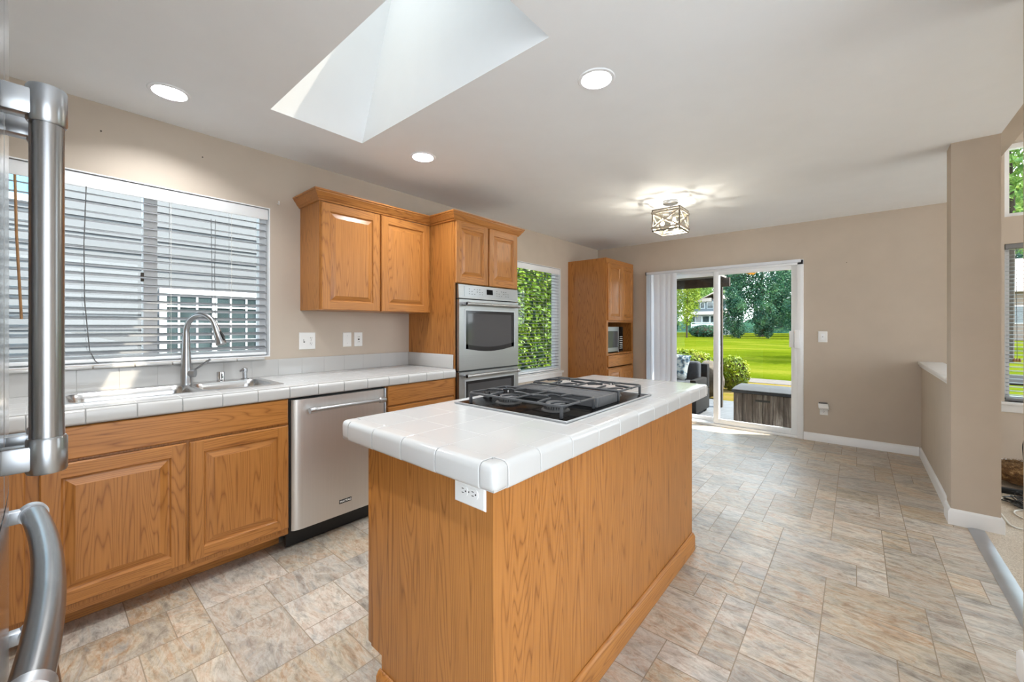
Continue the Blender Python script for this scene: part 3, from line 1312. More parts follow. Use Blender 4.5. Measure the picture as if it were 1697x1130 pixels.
part('grout_bed', mb, M['grout'], t)
mb = MB()
ys = [CY0] + [y for y in gl if y > CY0 + .02] + [CY1 - .012]
WY = 1.046
for a, c in zip(ys[:-1], ys[1:]):
    mb.rbox((XW + .001, a + .0006, ZC + .001), (XW + .013, c - .0006, 1.042), .001, 0, 1)
mb.rbox((XW + .013, CY1 - .012, ZC + .001), (XF + .0, CY1 - .001, 1.042), .002, 0, 2)
mb.box((XW + .0005, CY0, ZC), (XW + .0122, CY1 - .004, 1.0405), 1)
bs = part('backsplash', mb, [M['tile'], M['grout']], t)
mb = MB()
ledge = [(-.78 + .16 * i) for i in range(12)]
for a, c in zip(ledge, ledge[1:]):
    if a < WY:
        mb.rbox((XW + .0005, a + .001, 1.043), (XW + .028, min(c, WY) - .001, 1.0605), .006, 0, 3)
part('sill_ledge', mb, M['tile'], bs)

# ---- sink
t = thing('kitchen_sink', 'stainless steel double bowl sink set in the white counter under the window', 'sink', (-2.755, .485, .73))
mb = MB()
zr = ZC + .004


def bowl(mb, x0, x1, y0, y1, zb, r=.055):
    rings = []
    for (ins, z, rr) in ((-.006, zr, r + .006), (0, zr - .006, r), (.006, zr - .03, r), (.014, zb + .03, r), (.035, zb + .004, r * .8), (.06, zb, r * .7)):
        ring = []
        for cx_, cy_, a0 in ((x1 - ins - rr, y1 - ins - rr, 0), (x0 + ins + rr, y1 - ins - rr, 1), (x0 + ins + rr, y0 + ins + rr, 2), (x1 - ins - rr, y0 + ins + rr, 3)):
            for k in range(7):
                a = a0 * pi / 2 + k * pi / 12
                ring.append((cx_ + rr * cos(a), cy_ + rr * sin(a), z))
        rings.append(ring)
    n = len(rings[0])
    vs = [p for r_ in rings for p in r_]
    fs = [(i * n + j, i * n + (j + 1) % n, (i + 1) * n + (j + 1) % n, (i + 1) * n + j) for i in range(len(rings) - 1) for j in range(n)]
    fs.append(tuple(range((len(rings) - 1) * n, len(rings) * n)))
    mb.add(vs, fs)
    return rings[0]


BL = (-2.895, -2.570, .085, .535)
BR = (-2.895, -2.570, .565, .885)
bm_ = bmesh.new()
outer = [(SINK[0] - .006, SINK[2] - .012), (SINK[1] + .006, SINK[2] - .012), (SINK[1] + .006, SINK[3] + .012), (SINK[0] - .006, SINK[3] + .012)]


def lp(pts):
    vs = [bm_.verts.new((p[0], p[1], zr)) for p in pts]
    for i in range(len(vs)):
        bm_.edges.new((vs[i], vs[(i + 1) % len(vs)]))


mb2 = MB()
r1 = bowl(mb2, *BL, .76)
r2 = bowl(mb2, *BR, .78)
lp(outer)
lp(r1)
lp(r2)
bmesh.ops.triangle_fill(bm_, edges=list(bm_.edges), use_beauty=True, normal=(0, 0, 1))
mb.bm(bm_)
for i in range(4):
    a, c = outer[i], outer[(i + 1) % 4]
    mb.poly([(a[0], a[1], zr), (c[0], c[1], zr), (c[0], c[1], ZC + .0005), (a[0], a[1], ZC + .0005)])
part('sink_rim', mb, M['steel_s'], t, ang=20)
part('bowls', mb2, M['steel_s'], t, ang=60)
mb = MB()
for y_, z_ in ((.31, .7605), (.725, .7805)):
    mb = MB()
    mb.lathe([(0, 0), (.042, 0), (.044, .003), (.03, .004), (.028, .001), (0, .001)], (-2.73, y_, z_), 20)
    part('drain', mb, M['chrome'], t)

# ---- faucet
FX, FY = -2.930, .548
t = thing('kitchen_faucet', 'tall brushed nickel gooseneck faucet with pull-down spray head at the sink', 'faucet', (FX, FY, zr))
mb = MB()
mb.lathe([(.029, 0), (.029, .006), (.0265, .010), (.0255, .10), (.0205, .20), (.0168, .295), (.0, .296)], (FX, FY, zr), 24)
part('faucet_body', mb, M['nickel'], t)
mb = MB()
R_ = .098
dx, dy = .85, .53
pts = []
for k in range(17):
    a = pi - k * pi * .91 / 16
    u = R_ + R_ * cos(a)
    pts.append((FX + dx * u, FY + dy * u, zr + .300 + R_ * sin(a)))
mb.tube([(FX, FY, zr + .24)] + pts, .0152, 16)
part('spout', mb, M['nickel'], t)
mb = MB()
e1 = Vector(pts[-1])
d_ = (Vector(pts[-1]) - Vector(pts[-2])).normalized()
mb.tube([e1 - d_ * .004, e1 + d_ * .012, e1 + d_ * .05, e1 + d_ * .10, e1 + d_ * .105], [.0175, .0185, .0215, .0265, .0245], 18)
sh = part('spray_head', mb, M['nickel'], t)
mb = MB()
c_ = e1 + d_ * .055
side = Vector((dx, dy, .2)).normalized()
mb.tube([c_ + side * .017 - d_ * .025, c_ + side * .024, c_ + side * .024 + d_ * .03], [.006, .009, .007], 8)
part('spray_button', mb, M['dark'], sh)
mb = MB()
hv = Vector((.55, .83, 0))
pz = zr + .062
mb.tube([Vector((FX, FY, pz)) - hv * .018, Vector((FX, FY, pz)) + hv * .045], [.0225, .0225], 20)
mb.tube([Vector((FX, FY, pz)) + hv * .032 + Vector((0, 0, .012)), Vector((FX, FY, pz)) + hv * .075 + Vector((.01, .01, .055)), Vector((FX, FY, pz)) + hv * .10 + Vector((.015, .015, .078))], [.005, .0055, .0065], 8)
part('lever', mb, M['nickel'], t)
t = thing('air_gap_cap', 'short chrome air gap cap behind the right sink bowl', 'sink fitting', (-2.935, .715, zr))
mb = MB()
mb.lathe([(.021, 0), (.021, .052), (.0195, .058), (.0, .059)], (-2.935, .715, zr), 20)
part('cap', mb, M['chrome'], t)
mb = MB()
mb.box((-2.918, .712, zr + .018), (-2.9125, .719, zr + .046))
part('slot', mb, M['dark'], t)
t = thing('soap_dispenser', 'brushed nickel soap pump at the back corner of the sink, right of the air gap', 'soap dispenser', (-2.935, .842, zr))
mb = MB()
mb.lathe([(.020, 0), (.020, .004), (.0125, .008), (.0125, .045), (.015, .048), (.015, .066), (.011, .070), (0, .071)], (-2.935, .842, zr), 18)
part('pump_body', mb, M['nickel'], t)
mb = MB()
mb.tube([(-2.935, .842, zr + .058), (-2.915, .822, zr + .062), (-2.900, .807, zr + .055)], [.0075, .006, .005], 10)
part('nozzle', mb, M['nickel'], t)

# ---- island
IX0, IX1, IY0, IY1 = -1.412, -.657, .704, 2.531
t = thing('island_countertop', 'white tile countertop with rounded edge tiles on the oak island', 'countertop', (-1.03, 1.6, .86))
w = .052
gy = [.766 + .126] + [.766 + .126 + .1625 * i for i in range(1, 11)]
gx = [IX0 + .047 + .1615 * i for i in range(0, 5)]
CT = (-1.325, -.767, 1.19, 1.915)
mb = MB()
field(mb, IX0 + w, IX1 - w, IY0 + w, IY1 - w, [gx[1], gx[2], gx[3]], gy)
part('tile_top', mb, M['tile'], t)
mb = MB()
edge_tiles(mb, (IX0 + w, IY0 + w), (IX1 - w, IY0 + w), (0, -1), [g_ - IX0 - w for g_ in gx[1:4]], h=.070)
edge_tiles(mb, (IX1 - w, IY0 + w), (IX1 - w, IY1 - w), (1, 0), [g_ - IY0 - w for g_ in gy], h=.070)
edge_tiles(mb, (IX0 + w, IY1 - w), (IX0 + w, IY0 + w), (-1, 0), [IY1 - w - g_ for g_ in reversed(gy)], h=.070)
edge_tiles(mb, (IX1 - w, IY1 - w), (IX0 + w, IY1 - w), (0, 1), [IX1 - w - g_ for g_ in reversed(gx[1:4])], h=.070)
for cx_, sx in ((IX0, 1), (IX1, -1)):
    for cy_, sy in ((IY0, 1), (IY1, -1)):
        lo3 = [min(cx_, cx_ + sx * w), min(cy_, cy_ + sy * w), ZC - .07]
        hi3 = [max(cx_, cx_ + sx * w), max(cy_, cy_ + sy * w), ZC]
        bb = RB(lo3, hi3, .018, 4)
        for v in bb.verts:      # the two inner sides and the underside stay nearly square
            for ax, c0, s0 in ((0, cx_, sx), (1, cy_, sy)):
                d_in = (v.co[ax] - c0) * s0
                if d_in > w - .018:
                    v.co[ax] = c0 + s0 * (w - .0014 - (w - d_in) * .10)
        mb.bm(bb)
part('edge_tiles', mb, M['tile'], t, ang=26)
mb = MB()
mb.box((IX0 + .006, IY0 + .006, ZC - .067), (IX1 - .006, IY1 - .006, ZC - .0125))
mb.box((IX0 + w - .001, IY0 + w - .001, ZC - .0125), (IX1 - w + .001, IY1 - w + .001, ZC - .0004))
part('grout_bed', mb, M['grout'], t)

t = thing('kitchen_island', 'oak island base with plain panelled sides and base moulding, centre of the kitchen', 'kitchen island', (-1.02, 1.6, 0))
BX0, BX1, BY0, BY1 = -1.305, -.715, .762, 2.418
mb = MB()
mb.prism([(BX0, BY0, .138), (BX0, BY0, .8625), (BX1 - .001, BY0, .8625), (BX1 - .001, BY0, 0), (-1.238, BY0, 0), (-1.238, BY0, .138)], (0, .018, 0))
part('end_panel', mb, M['oz'], t)
mb = MB()
mb.box((BX1 - .018, BY0 + .018, 0), (BX1, BY1, .8625))
mb.box((BX1 - .0005, BY0 - .0015, .09), (BX1 + .002, BY0 + .022, .8625))
part('back_panel', mb, M['oz'], t)
mb = MB()
mb.box((BX0, BY1 - .018, .138), (BX1 - .018, BY1, .8625))
mb.box((BX0, BY0 + .018, .138), (BX1 - .018, BY1 - .018, .156))
mb.box((-1.238, BY0 + .018, 0), (-1.22, BY1, .138))
part('carcass', mb, M['oz'], t)
mb = MB()
mb.rbox((BX0 - .026, BY0 + .003, .140), (BX0 - .0005, BY0 + .045, .8625), .003)
mb.rbox((BX0 - .026, BY1 - .045, .140), (BX0 - .0005, BY1, .8625), .003)
mb.box((BX0 - .022, BY0 + .045, .82), (BX0 - .0005, BY1 - .045, .8625))
mb.box((BX0 - .022, BY0 + .045, .140), (BX0 - .0005, BY1 - .045, .175))
part('face_frame', mb, M['oz'], t)
for a, c in ((BY0 + .05, 1.315), (1.325, 1.855), (1.865, BY1 - .05)):
    add_door(t, 'cabinet_door', BX0 - .0225, a, c, .18, .815, sgn=-1)


def molding(mb, p, q, n, h=.092, tk=.016):
    prof = [(0, 0), (tk, 0), (tk, h - .018), (tk * .45, h - .003), (.002, h), (0, h)]
    mb.prism([(p[0] + n[0] * a, p[1] + n[1] * a, z) for a, z in prof], (q[0] - p[0], q[1] - p[1], 0))


mb = MB()
molding(mb, (BX1 + .001, BY0 - .016), (BX1 + .001, BY1), (1, 0))
molding(mb, (-1.245, BY0 - .001), (BX1 + .001, BY0 - .001), (0, -1))
part('base_moulding', mb, M['oy'], t)

# ---- cooktop
t = thing('gas_cooktop', 'black glass gas cooktop with iron grates set into the island counter', 'cooktop', (-1.05, 1.55, ZC))
CX0, CX1, CYa, CYb = -1.335, -.757, 1.175, 1.930
mb = MB()
mb.rbox((CX0 + .008, CYa + .008, ZC + .0005), (CX1 - .008, CYb - .008, ZC + .006), .001)
part('glass_top', mb, M['blackglass'], t)
mb = MB()
zt = ZC + .0075
for a, c in (((CX0, CYa, ZC + .0005), (CX1, CYa + .010, zt)), ((CX0, CYb - .010, ZC + .0005), (CX1, CYb, zt)), ((CX0, CYa + .01, ZC + .0005), (CX0 + .010, CYb - .01, zt)), ((CX1 - .010, CYa + .01, ZC + .0005), (CX1, CYb - .01, zt))):
    mb.rbox(a, c, .002)
part('metal_trim', mb, M['alu'], t)
zg = ZC + .050


def grate(y0, y1, xs_b):
    mb = MB()
    x0, x1 = -1.272, -.795
    r = .0046
    rr = .02
    pts = []
    for cx_, cy_, a0 in ((x1 - rr, y1 - rr, 0), (x0 + rr, y1 - rr, 1), (x0 + rr, y0 + rr, 2), (x1 - rr, y0 + rr, 3)):
        for k in range(5):
            a = a0 * pi / 2 + k * pi / 8
            pts.append((cx_ + rr * cos(a), cy_ + rr * sin(a), zg))
    mb.tube(pts, r, 8, closed=True)
    for px, py in ((x0 + .006, y0 + .006), (x1 - .006, y0 + .006), (x0 + .006, y1 - .006), (x1 - .006, y1 - .006)):
        mb.rbox((px - .0055, py - .0055, ZC + .0065), (px + .0055, py + .0055, zg), .002)
    xm_ = (x0 + x1) / 2
    mb.tube([(xm_, y0, zg), (xm_, y1, zg)], r, 8)
    ym_ = (y0 + y1) / 2
    for bx in xs_b:
        for (ex, ey) in ((bx, y0), (bx, y1), (bx - .115, ym_), (bx + .115, ym_)):
            v = Vector((bx - ex, ym_ - ey, 0))
            L = v.length
            v.normalize()
            s_ = Vector((ex, ey, zg))
            e_ = s_ + v * (L - .034)
            mb.tube([s_, s_ + v * (L * .35) + Vector((0, 0, .004)), e_ + Vector((0, 0, .005))], [r, r * .95, r * .75], 8, flat=1.3)
        for k in range(4):     # curved horns over the burner
            a = pi / 4 + k * pi / 2
            q = [Vector((bx + .085 * cos(a + .5 - .9 * s), ym_ + .085 * sin(a + .5 - .9 * s), zg - .003 + .006 * sin(pi * s))) for s in (0, .25, .5, .75, 1)]
            if k % 2:
                mb.tube(q, r * .8, 6)
    return part('grate', mb, M['black_iron'], t, 'dark iron pan grate')


BXs = (-1.150, -.905)
GA, GB = (1.203, 1.445), (1.655, 1.897)
for (a, c) in (GA, GB):
    grate(a, c, BXs)
for (a, c) in (GA, GB):
    for bx in BXs:
        ym_ = (a + c) / 2
        mb = MB()
        mb.lathe([(.058, 0), (.056, .004), (.046, .007), (.044, .016), (.040, .020), (.0, .020)], (bx, ym_, ZC + .006), 28)
        bnr = part('burner', mb, M['brass'], t)
        mb = MB()
        mb.lathe([(.0, .020), (.037, .020), (.040, .023), (.039, .029), (.034, .032), (0, .033)], (bx, ym_, ZC + .006), 28)
        part('burner_cap', mb, M['burner'], bnr)
        mb = MB()
        for k in range(28):
            an = 2 * pi * k / 28
            mb.tube([(bx + .0435 * cos(an), ym_ + .0435 * sin(an), ZC + .013), (bx + .0465 * cos(an), ym_ + .0465 * sin(an), ZC + .025)], .0022, 4)
        part('flame_ports', mb, M['dark'], bnr)
mb = MB()
va, vb = 1.460, 1.640
mb.rbox((-1.27, va, ZC + .0065), (-.795, va + .014, ZC + .046), .003)
mb.rbox((-1.27, vb - .014, ZC + .0065), (-.795, vb, ZC + .046), .003)
mb.rbox((-.807, va + .014, ZC + .0065), (-.795, vb - .014, ZC + .046), .003)
mb.rbox((-1.27, va + .014, ZC + .0065), (-1.258, vb - .014, ZC + .046), .003)
mb.rbox((-1.10, va + .014, ZC + .03), (-1.07, vb - .014, ZC + .045), .003)
mb.box((-1.07, va + .014, ZC + .013), (-.807, vb - .014, ZC + .0422), 1)
for k in range(6):
    yy = va + .022 + k * .0245
    mb.prism([(-1.07, yy, ZC + .040), (-1.07, yy + .008, ZC + .0448), (-1.07, yy + .0095, ZC + .0425), (-1.07, yy + .0015, ZC + .0415)], (.264, 0, 0))
for k in range(10):
    yy = va + .020 + k * .0145
    mb.rbox((-1.25, yy, ZC + .034), (-1.10, yy + .007, ZC + .041), .001, 0, 1)
mb.box((-1.258, va + .014, ZC + .0065), (-.807, vb - .014, ZC + .012))
part('vent_grille', mb, [M['burner'], M['dark']], t, 'grey slotted downdraft vent between the grates')
for k, yy in enumerate((1.35, 1.45, 1.55, 1.65, 1.75)):
    mb = MB()
    mb.lathe([(.021, 0), (.021, .004), (.0165, .007), (.0155, .024), (.013, .027), (0, .0275)], (-1.302, yy, ZC + .006), 18)
    mb.rbox((-1.320, yy - .003, ZC + .030), (-1.286, yy + .003, ZC + .036), .0015)
    part('knob', mb, M['dark'], t)

# ================================================================== OUTLETS AND SWITCHES
def receptacle(mb, c, u, v, n, m_face=0, m_slot=1):
    """duplex outlet face at c, u is its long axis"""
    for s_ in (-1, 1):
        k = [c + u * (s_ * .0195) + (u * (cos(a) * .0165) + v * (max(-.0125, min(.0125, sin(a) * .0165)))) for a in [2 * pi * i / 20 for i in range(20)]]
        mb.prism([p for p in k], n * .002, m_face)
        for vv in (-.0055, .0055):
            q = c + u * (s_ * .0195 + .003) + v * vv + n * .002
            mb.prism([q - v * .001 - u * .004, q + v * .001 - u * .004, q + v * .001 + u * .004, q - v * .001 + u * .004], n * .0004, m_slot)
        q = c + u * (s_ * .0195 - .008) + n * .002
        mb.prism([q + u * (.0025 * cos(a)) + v * (.0025 * sin(a)) for a in [2 * pi * i / 8 for i in range(8)]], n * .0004, m_slot)
    mb.prism([c + u * (.0022 * cos(a)) + v * (.0022 * sin(a)) for a in [2 * pi * i / 8 for i in range(8)]], n * .0008, m_slot)


def plate(name, label, cat, c, u, v, n, hu, hv, kinds, group=None):
    c, u, v, n = Vector(c), Vector(u), Vector(v), Vector(n)
    t = thing(name, label, cat, c, group)
    mb = MB()
    a = [(-hu, -hv), (hu, -hv), (hu, hv), (-hu, hv)]
    s_ = [(x * .0 + (x - math.copysign(.004, x)), y - math.copysign(.004, y)) for x, y in a]
    P = [c + u * x + v * y for x, y in a]
    Q = [c + u * x + v * y + n * .0055 for x, y in s_]
    P2 = [p + n * .002 for p in P]
    for i in range(4):
        j = (i + 1) % 4
        mb.poly([P[i], P[j], P2[j], P2[i]])
        mb.poly([P2[i], P2[j], Q[j], Q[i]])
    mb.poly(Q)
    part('cover_plate', mb, M['plastic'], t)
    for kind, off in kinds:
        cc = c + v * off + n * .0055
        mb = MB()
        if kind == 'outlet':
            receptacle(mb, cc, u, v, n)
            part('receptacle', mb, [M['plastic'], M['slot']], t)
        elif kind == 'switch':
            mb.prism([cc - u * .012 - v * .005, cc + u * .012 - v * .005, cc + u * .012 + v * .005, cc - u * .012 + v * .005], n * .001, 1)
            mb.prism([cc - u * .004 - v * .004, cc + u * .006 - v * .004, cc + u * .006 + v * .004, cc - u * .004 + v * .004], n * .010 + u * .006, 0)
            part('toggle', mb, [M['plastic'], M['cordg']], t)
        elif kind == 'rocker':
            mb.prism([cc - u * .033 - v * .0165, cc + u * .033 - v * .0165, cc + u * .033 + v * .0165, cc - u * .033 + v * .0165], n * .0025, 0)
            mb.prism([cc - u * .004 - v * .003 + n * .0025, cc + u * .004 - v * .003 + n * .0025, cc + u * .004 + v * .003 + n * .0025, cc - u * .004 + v * .003 + n * .0025], n * .002, 1)
            part('rocker', mb, [M['vinyl'], M['cordg']], t)
        elif kind == 'gfci':
            mb.prism([cc - u * .033 - v * .0165, cc + u * .033 - v * .0165, cc + u * .033 + v * .0165, cc - u * .033 + v * .0165], n * .0022, 0)
            mb.prism([cc - u * .005 - v * .007 + n * .0022, cc + u * .005 - v * .007 + n * .0022, cc + u * .005 + v * .007 + n * .0022, cc - u * .005 + v * .007 + n * .0022], n * .002, 1)
            for s_ in (-1, 1):
                for vv in (-.0055, .0055):
                    q = cc + u * (s_ * .020) + v * vv + n * .0022
                    mb.prism([q - v * .001 - u * .004, q + v * .001 - u * .004, q + v * .001 + u * .004, q - v * .001 + u * .004], n * .0005, 1)
            part('receptacle', mb, [M['plastic'], M['slot']], t)
        elif kind == 'blank':
            for s_ in (-1, 1):
                mb = MB()
                mb.prism([cc + u * (s_ * .03 + .0025 * cos(a)) + v * (.0025 * sin(a)) for a in [2 * pi * i / 8 for i in range(8)]], n * .0008)
                part('screw', mb, M['alu'], t)
    return t


Zv, Yv, Xv = (0, 0, 1), (0, 1, 0), (1, 0, 0)
plate('switch_and_outlet_plate', 'double wide white wall plate with a switch and an outlet, nearest the sink window', 'outlet', (XW + .0005, 1.262, 1.161), Zv, Yv, Xv, .061, .057, [('switch', -.024), ('outlet', .024)])
plate('blank_wall_plate', 'plain blank white wall plate under the wall cabinet, left of an outlet', 'wall plate', (XW + .0005, 1.562, 1.164), Zv, Yv, Xv, .056, .035, [('blank', 0)])
plate('wall_outlet', 'white outlet with dark test buttons under the wall cabinet, beside the tall oven cabinet', 'outlet', (XW + .0005, 1.655, 1.164), Zv, Yv, Xv, .056, .035, [('gfci', 0)])
plate('island_outlet', 'sideways white outlet on the oak island end panel below the counter corner', 'outlet', (-.799, BY0 - .0005, .818), (-1, 0, 0), Zv, (0, -1, 0), .060, .040, [('outlet', -.002)])
plate('light_switch', 'white rocker light switch on the beige wall right of the sliding door', 'light switch', (-.285, YB - .0005, 1.153), Zv, (-1, 0, 0), (0, -1, 0), .060, .040, [('rocker', 0)])
plate('low_wall_outlet', 'white outlet low on the back wall with a plug-in device above it', 'outlet', (-.275, YB - .0005, .355), Zv, (-1, 0, 0), (0, -1, 0), .058, .036, [('outlet', 0)])
t = thing('plug_in_freshener', 'white plug-in device with a grey top in the low wall outlet', 'plug-in device', (-.28, YB - .03, .36))
mb = MB()
mb.prism([(-.322, YB - .009, .425), (-.322, YB - .050, .425), (-.318, YB - .055, .380), (-.312, YB - .040, .362), (-.312, YB - .009, .362)], (.085, 0, 0))
part('device_body', mb, M['plastic'], t)
mb = MB()
mb.rbox((-.318, YB - .048, .4255), (-.242, YB - .010, .436), .003)
part('grey_top', mb, M['cordg'], t)

# small hook and nails left in the walls
mb = MB()
mb.tube([(XW, 1.065, 2.108), (XW + .012, 1.065, 2.108), (XW + .022, 1.065, 2.100), (XW + .026, 1.065, 2.110), (XW + .022, 1.065, 2.122)], .004, 8)
single('wall_hook', mb, M['plastic'], 'tiny white hook screwed into the wall above the right corner of the sink window', 'hook')
for lab, p, n in (('nail in the wall above the sink window, nearer the refrigerator', (XW, .211, 2.292), (1, 0, 0)), ('nail in the wall above the sink window, nearer the skylight', (XW, .644, 2.293), (1, 0, 0)), ('nail high on the back wall above the light switch', (-.083, YB, 1.947), (0, -1, 0))):
    mb = MB()
    p, n = Vector(p), Vector(n)
    mb.tube([p, p + n * .01, p + n * .0105], [.0015, .0015, .004], 8)
    single('nail', mb, M['dkbronze'], lab, 'nail')

# ================================================================== BLINDS
def blind_y(name, label, x, y0, y1, z0, z1, pitch, depth, tilt, wand_y=None, cords=(), cordlock=None, bottom=True):
    t = thing(name, label, 'blind', (x, (y0 + y1) / 2, z0))
    mb = MB()
    mb.rbox((x - .026, y0, z1 - .045), (x + .026, y1, z1), .003)
    mb.rbox((x + .0265, y0 - .002, z1 - .070), (x + .034, y1 + .002, z1), .002)
    part('headrail', mb, M['vinyl'], t)
    mb = MB()
    z = z0 + .055
    c_, s_ = cos(tilt) * depth / 2, sin(tilt) * depth / 2
    while z < z1 - .055:
        th = .0032
        prof = [(-c_, s_), (0, .0018), (c_, -s_), (c_, -s_ - th), (0, .0018 - th), (-c_, s_ - th)]
        mb.prism([(x + a, y0 + .004, z + b_) for a, b_ in prof], (0, y1 - y0 - .008, 0))
        z += pitch
    part('slats', mb, M['slat'], t, ang=30)
    mb = MB()
    if bottom:
        mb.rbox((x - .026, y0 + .003, z0 + .004), (x + .026, y1 - .003, z0 + .022), .004)
        part('bottom_rail', mb, M['vinyl'], t)
    for cy_ in cords:
        mb = MB()
        for dx_ in (-.026, .026):
            mb.cyl((x + dx_, cy_, z0 + .015), (x + dx_, cy_, z1 - .04), .0009, n=5)
        part('ladder_cord', mb, M['cordw'], t)
    return t


BX = XW - .040
t = blind_y('window_blind', 'wide white slatted blind in the window over the sink', BX, W1[0] + .010, W1[1] - .012, W1[2] + .010, W1[3] - .010, .0465, .050, radians(19), cords=(-.40, .06, .50, .80))
mb = MB()
mb.tube([(BX + .036, -.075, 1.985), (BX + .040, -.07, 1.70), (BX + .044, -.055, 1.300)], .0050, 8)
part('tilt_wand', mb, M['tan'], t, 'brown wooden tilt wand')
mb = MB()
mb.tube([(BX + .036, .158, 1.99), (BX + .037, .150, 1.7), (BX + .037, .152, 1.4), (BX + .038, .170, 1.14), (BX + .045, .19, 1.085), (BX + .06, .20, 1.073)], .0022, 6)
part('pull_cord', mb, M['cordg'], t)
for k, (a, c) in enumerate(((.690, .712),)):
    mb = MB()
    mb.tube([(BX + .034, a, 1.93), (BX + .036, a + .004, 1.6), (BX + .034, a + .005, 1.15)], .0016, 6)
    mb.tube([(BX + .034, c, 1.93), (BX + .036, c - .004, 1.6), (BX + .034, c, 1.25)], .0016, 6)
    part('lift_cord', mb, M['cordg'], t)
t = blind_y('window_blind', 'narrow white slatted blind with green hedge behind it, between wall ovens and corner cabinet', BX, W2[0] + .010, W2[1] - .012, W2[2] + .010, W2[3] - .010, .040, .042, radians(3), cords=(3.6, 4.25))

# living room blind
t = thing('window_blind', 'white slatted blind on the tall living room window at the right edge', 'blind', (1.75, YB + .03, .6))
mb = MB()
mb.rbox((1.006, YB + .004, 1.955), (2.494, YB + .056, 1.998), .003)
part('headrail', mb, M['slat'], t)
mb = MB()
z = .66
while z < 1.95:
    mb.prism([(1.012, YB + .030 + a, z + b_) for a, b_ in ((-.018, -.0022), (0, .001), (.018, .0022), (.018, .0002), (0, -.0015), (-.018, -.0042))], (1.476, 0, 0))
    z += .0355
part('slats', mb, M['slat'], t, ang=30)
mb = MB()
mb.rbox((1.01, YB + .012, .612), (2.49, YB + .048, .632), .004)
part('bottom_rail', mb, M['slat'], t)
mb = MB()
mb.cyl((1.072, YB + .003, .985), (1.066, YB + .003, 1.96), .0017, n=6)
lc = part('pull_cord', mb, M['cordg'], t)
mb = MB()
for dx_ in (-.016, .0, .014):
    mb.lathe([(.003, .03), (.006, .026), (.011, .004), (.009, 0), (0, 0)], (1.072 + dx_, YB + .002, .955), 10)
part('wooden_tassel', mb, M['tan'], lc, 'brown wooden cord tassels')
mb = MB()
for cx_ in (1.2, 1.75, 2.3):
    mb.cyl((cx_, YB + .012, .62), (cx_, YB + .012, 1.96), .0009, n=5)
part('ladder_cord', mb, M['cordw'], t)

# vertical blind at the sliding door
t = thing('vertical_blind', 'white vertical blind drawn to the left side of the sliding glass door', 'blind', (-2.0, YB - .07, .02))
mb = MB()
mb.rbox((-2.235, YB - .085, 1.985), (-.475, YB - .045, 2.018), .004)
part('headrail', mb, M['vane'], t)
mb = MB()
mb.rbox((-2.245, YB - .092, 1.978), (-2.236, YB - .038, 2.022), .002)
part('end_cap', mb, M['cordg'], t)
xs = [-2.213, -2.195, -2.177, -2.158, -2.138, -2.085, -2.005, -1.925, -1.868]
angs = [74, 66, 70, 60, 66, 4, 2, 2, 2]
for k, (xv, an) in enumerate(zip(xs, angs)):
    a = radians(an)
    mb = MB()
    pts = []
    for s_ in range(7):
        u = (s_ / 6 - .5) * .089
        bow = .006 * (1 - (2 * s_ / 6 - 1) ** 2)
        pts.append((xv + u * cos(a) - bow * sin(a), YB - .066 + u * sin(a) * .8 - bow * cos(a) - .001 * k, 0))
    back = [(p[0], p[1] + .0015, 0) for p in reversed(pts)]
    mb.prism([(p[0], p[1], .03) for p in pts + back], (0, 0, 1.95))
    part('vane', mb, M['vane'], t)
mb = MB()
mb.cyl((-2.225, YB - .06, 1.985), (-2.225, YB - .055, .9), .002, n=6)
part('pull_chain', mb, M['cordw'], t)

# ================================================================== LIGHT FITTINGS
def can_lamp(x, y, label, k=1.0):
    t = thing('recessed_ceiling_light', label, 'ceiling light', (x, y, H), 'recessed lights in the kitchen ceiling')
    mb = MB()
    mb.lathe([(.066, .004), (.066, -.001), (.070, -.006), (.084, -.005), (.0875, -.0005)], (x, y, H - .0003), 36, caps=False)
    part('trim_ring', mb, M['ceil'], t)
    mb = MB()
    mb.lathe([(.066, 0), (.060, .035), (.052, .055), (.0501, .056)], (x, y, H), 36, caps=False)
    part('reflector', mb, M['trim'], t)
    mb = MB()
    mb.lathe([(.0, .0545), (.0515, .0545), (.0515, .058), (0, .058)], (x, y, H), 36)
    part('lens', mb, M['lens'], t)
    mb = MB()
    mb.lathe([(.072, .002), (.072, .14), (.0, .14)], (x, y, H), 24, caps=False)
    part('housing', mb, M['alu'], t)
    l = bpy.data.lights.new('can_lamp', 'AREA')
    l.shape = 'DISK'
    l.size = .10
    l.energy = CAN_W * k
    l.color = (.95, .98, 1.0)
    l.spread = radians(170)
    o = bpy.data.objects.new('can_lamp', l)
    COL.objects.link(o)
    o.parent = t
    o.location = (0, 0, .05)


can_lamp(*CANS[0], 'recessed ceiling light over the sink, nearest the refrigerator')
can_lamp(*CANS[1], 'recessed ceiling light above the wall cabinet, between skylight and wall')
can_lamp(*CANS[2], 'recessed ceiling light above the island, right of the skylight')

can_lamp(*CANS[3], 'added recessed fill light, out of view in front of the refrigerator doors', 1.6)  # added lamp out of view, fills the base cabinets and near floor

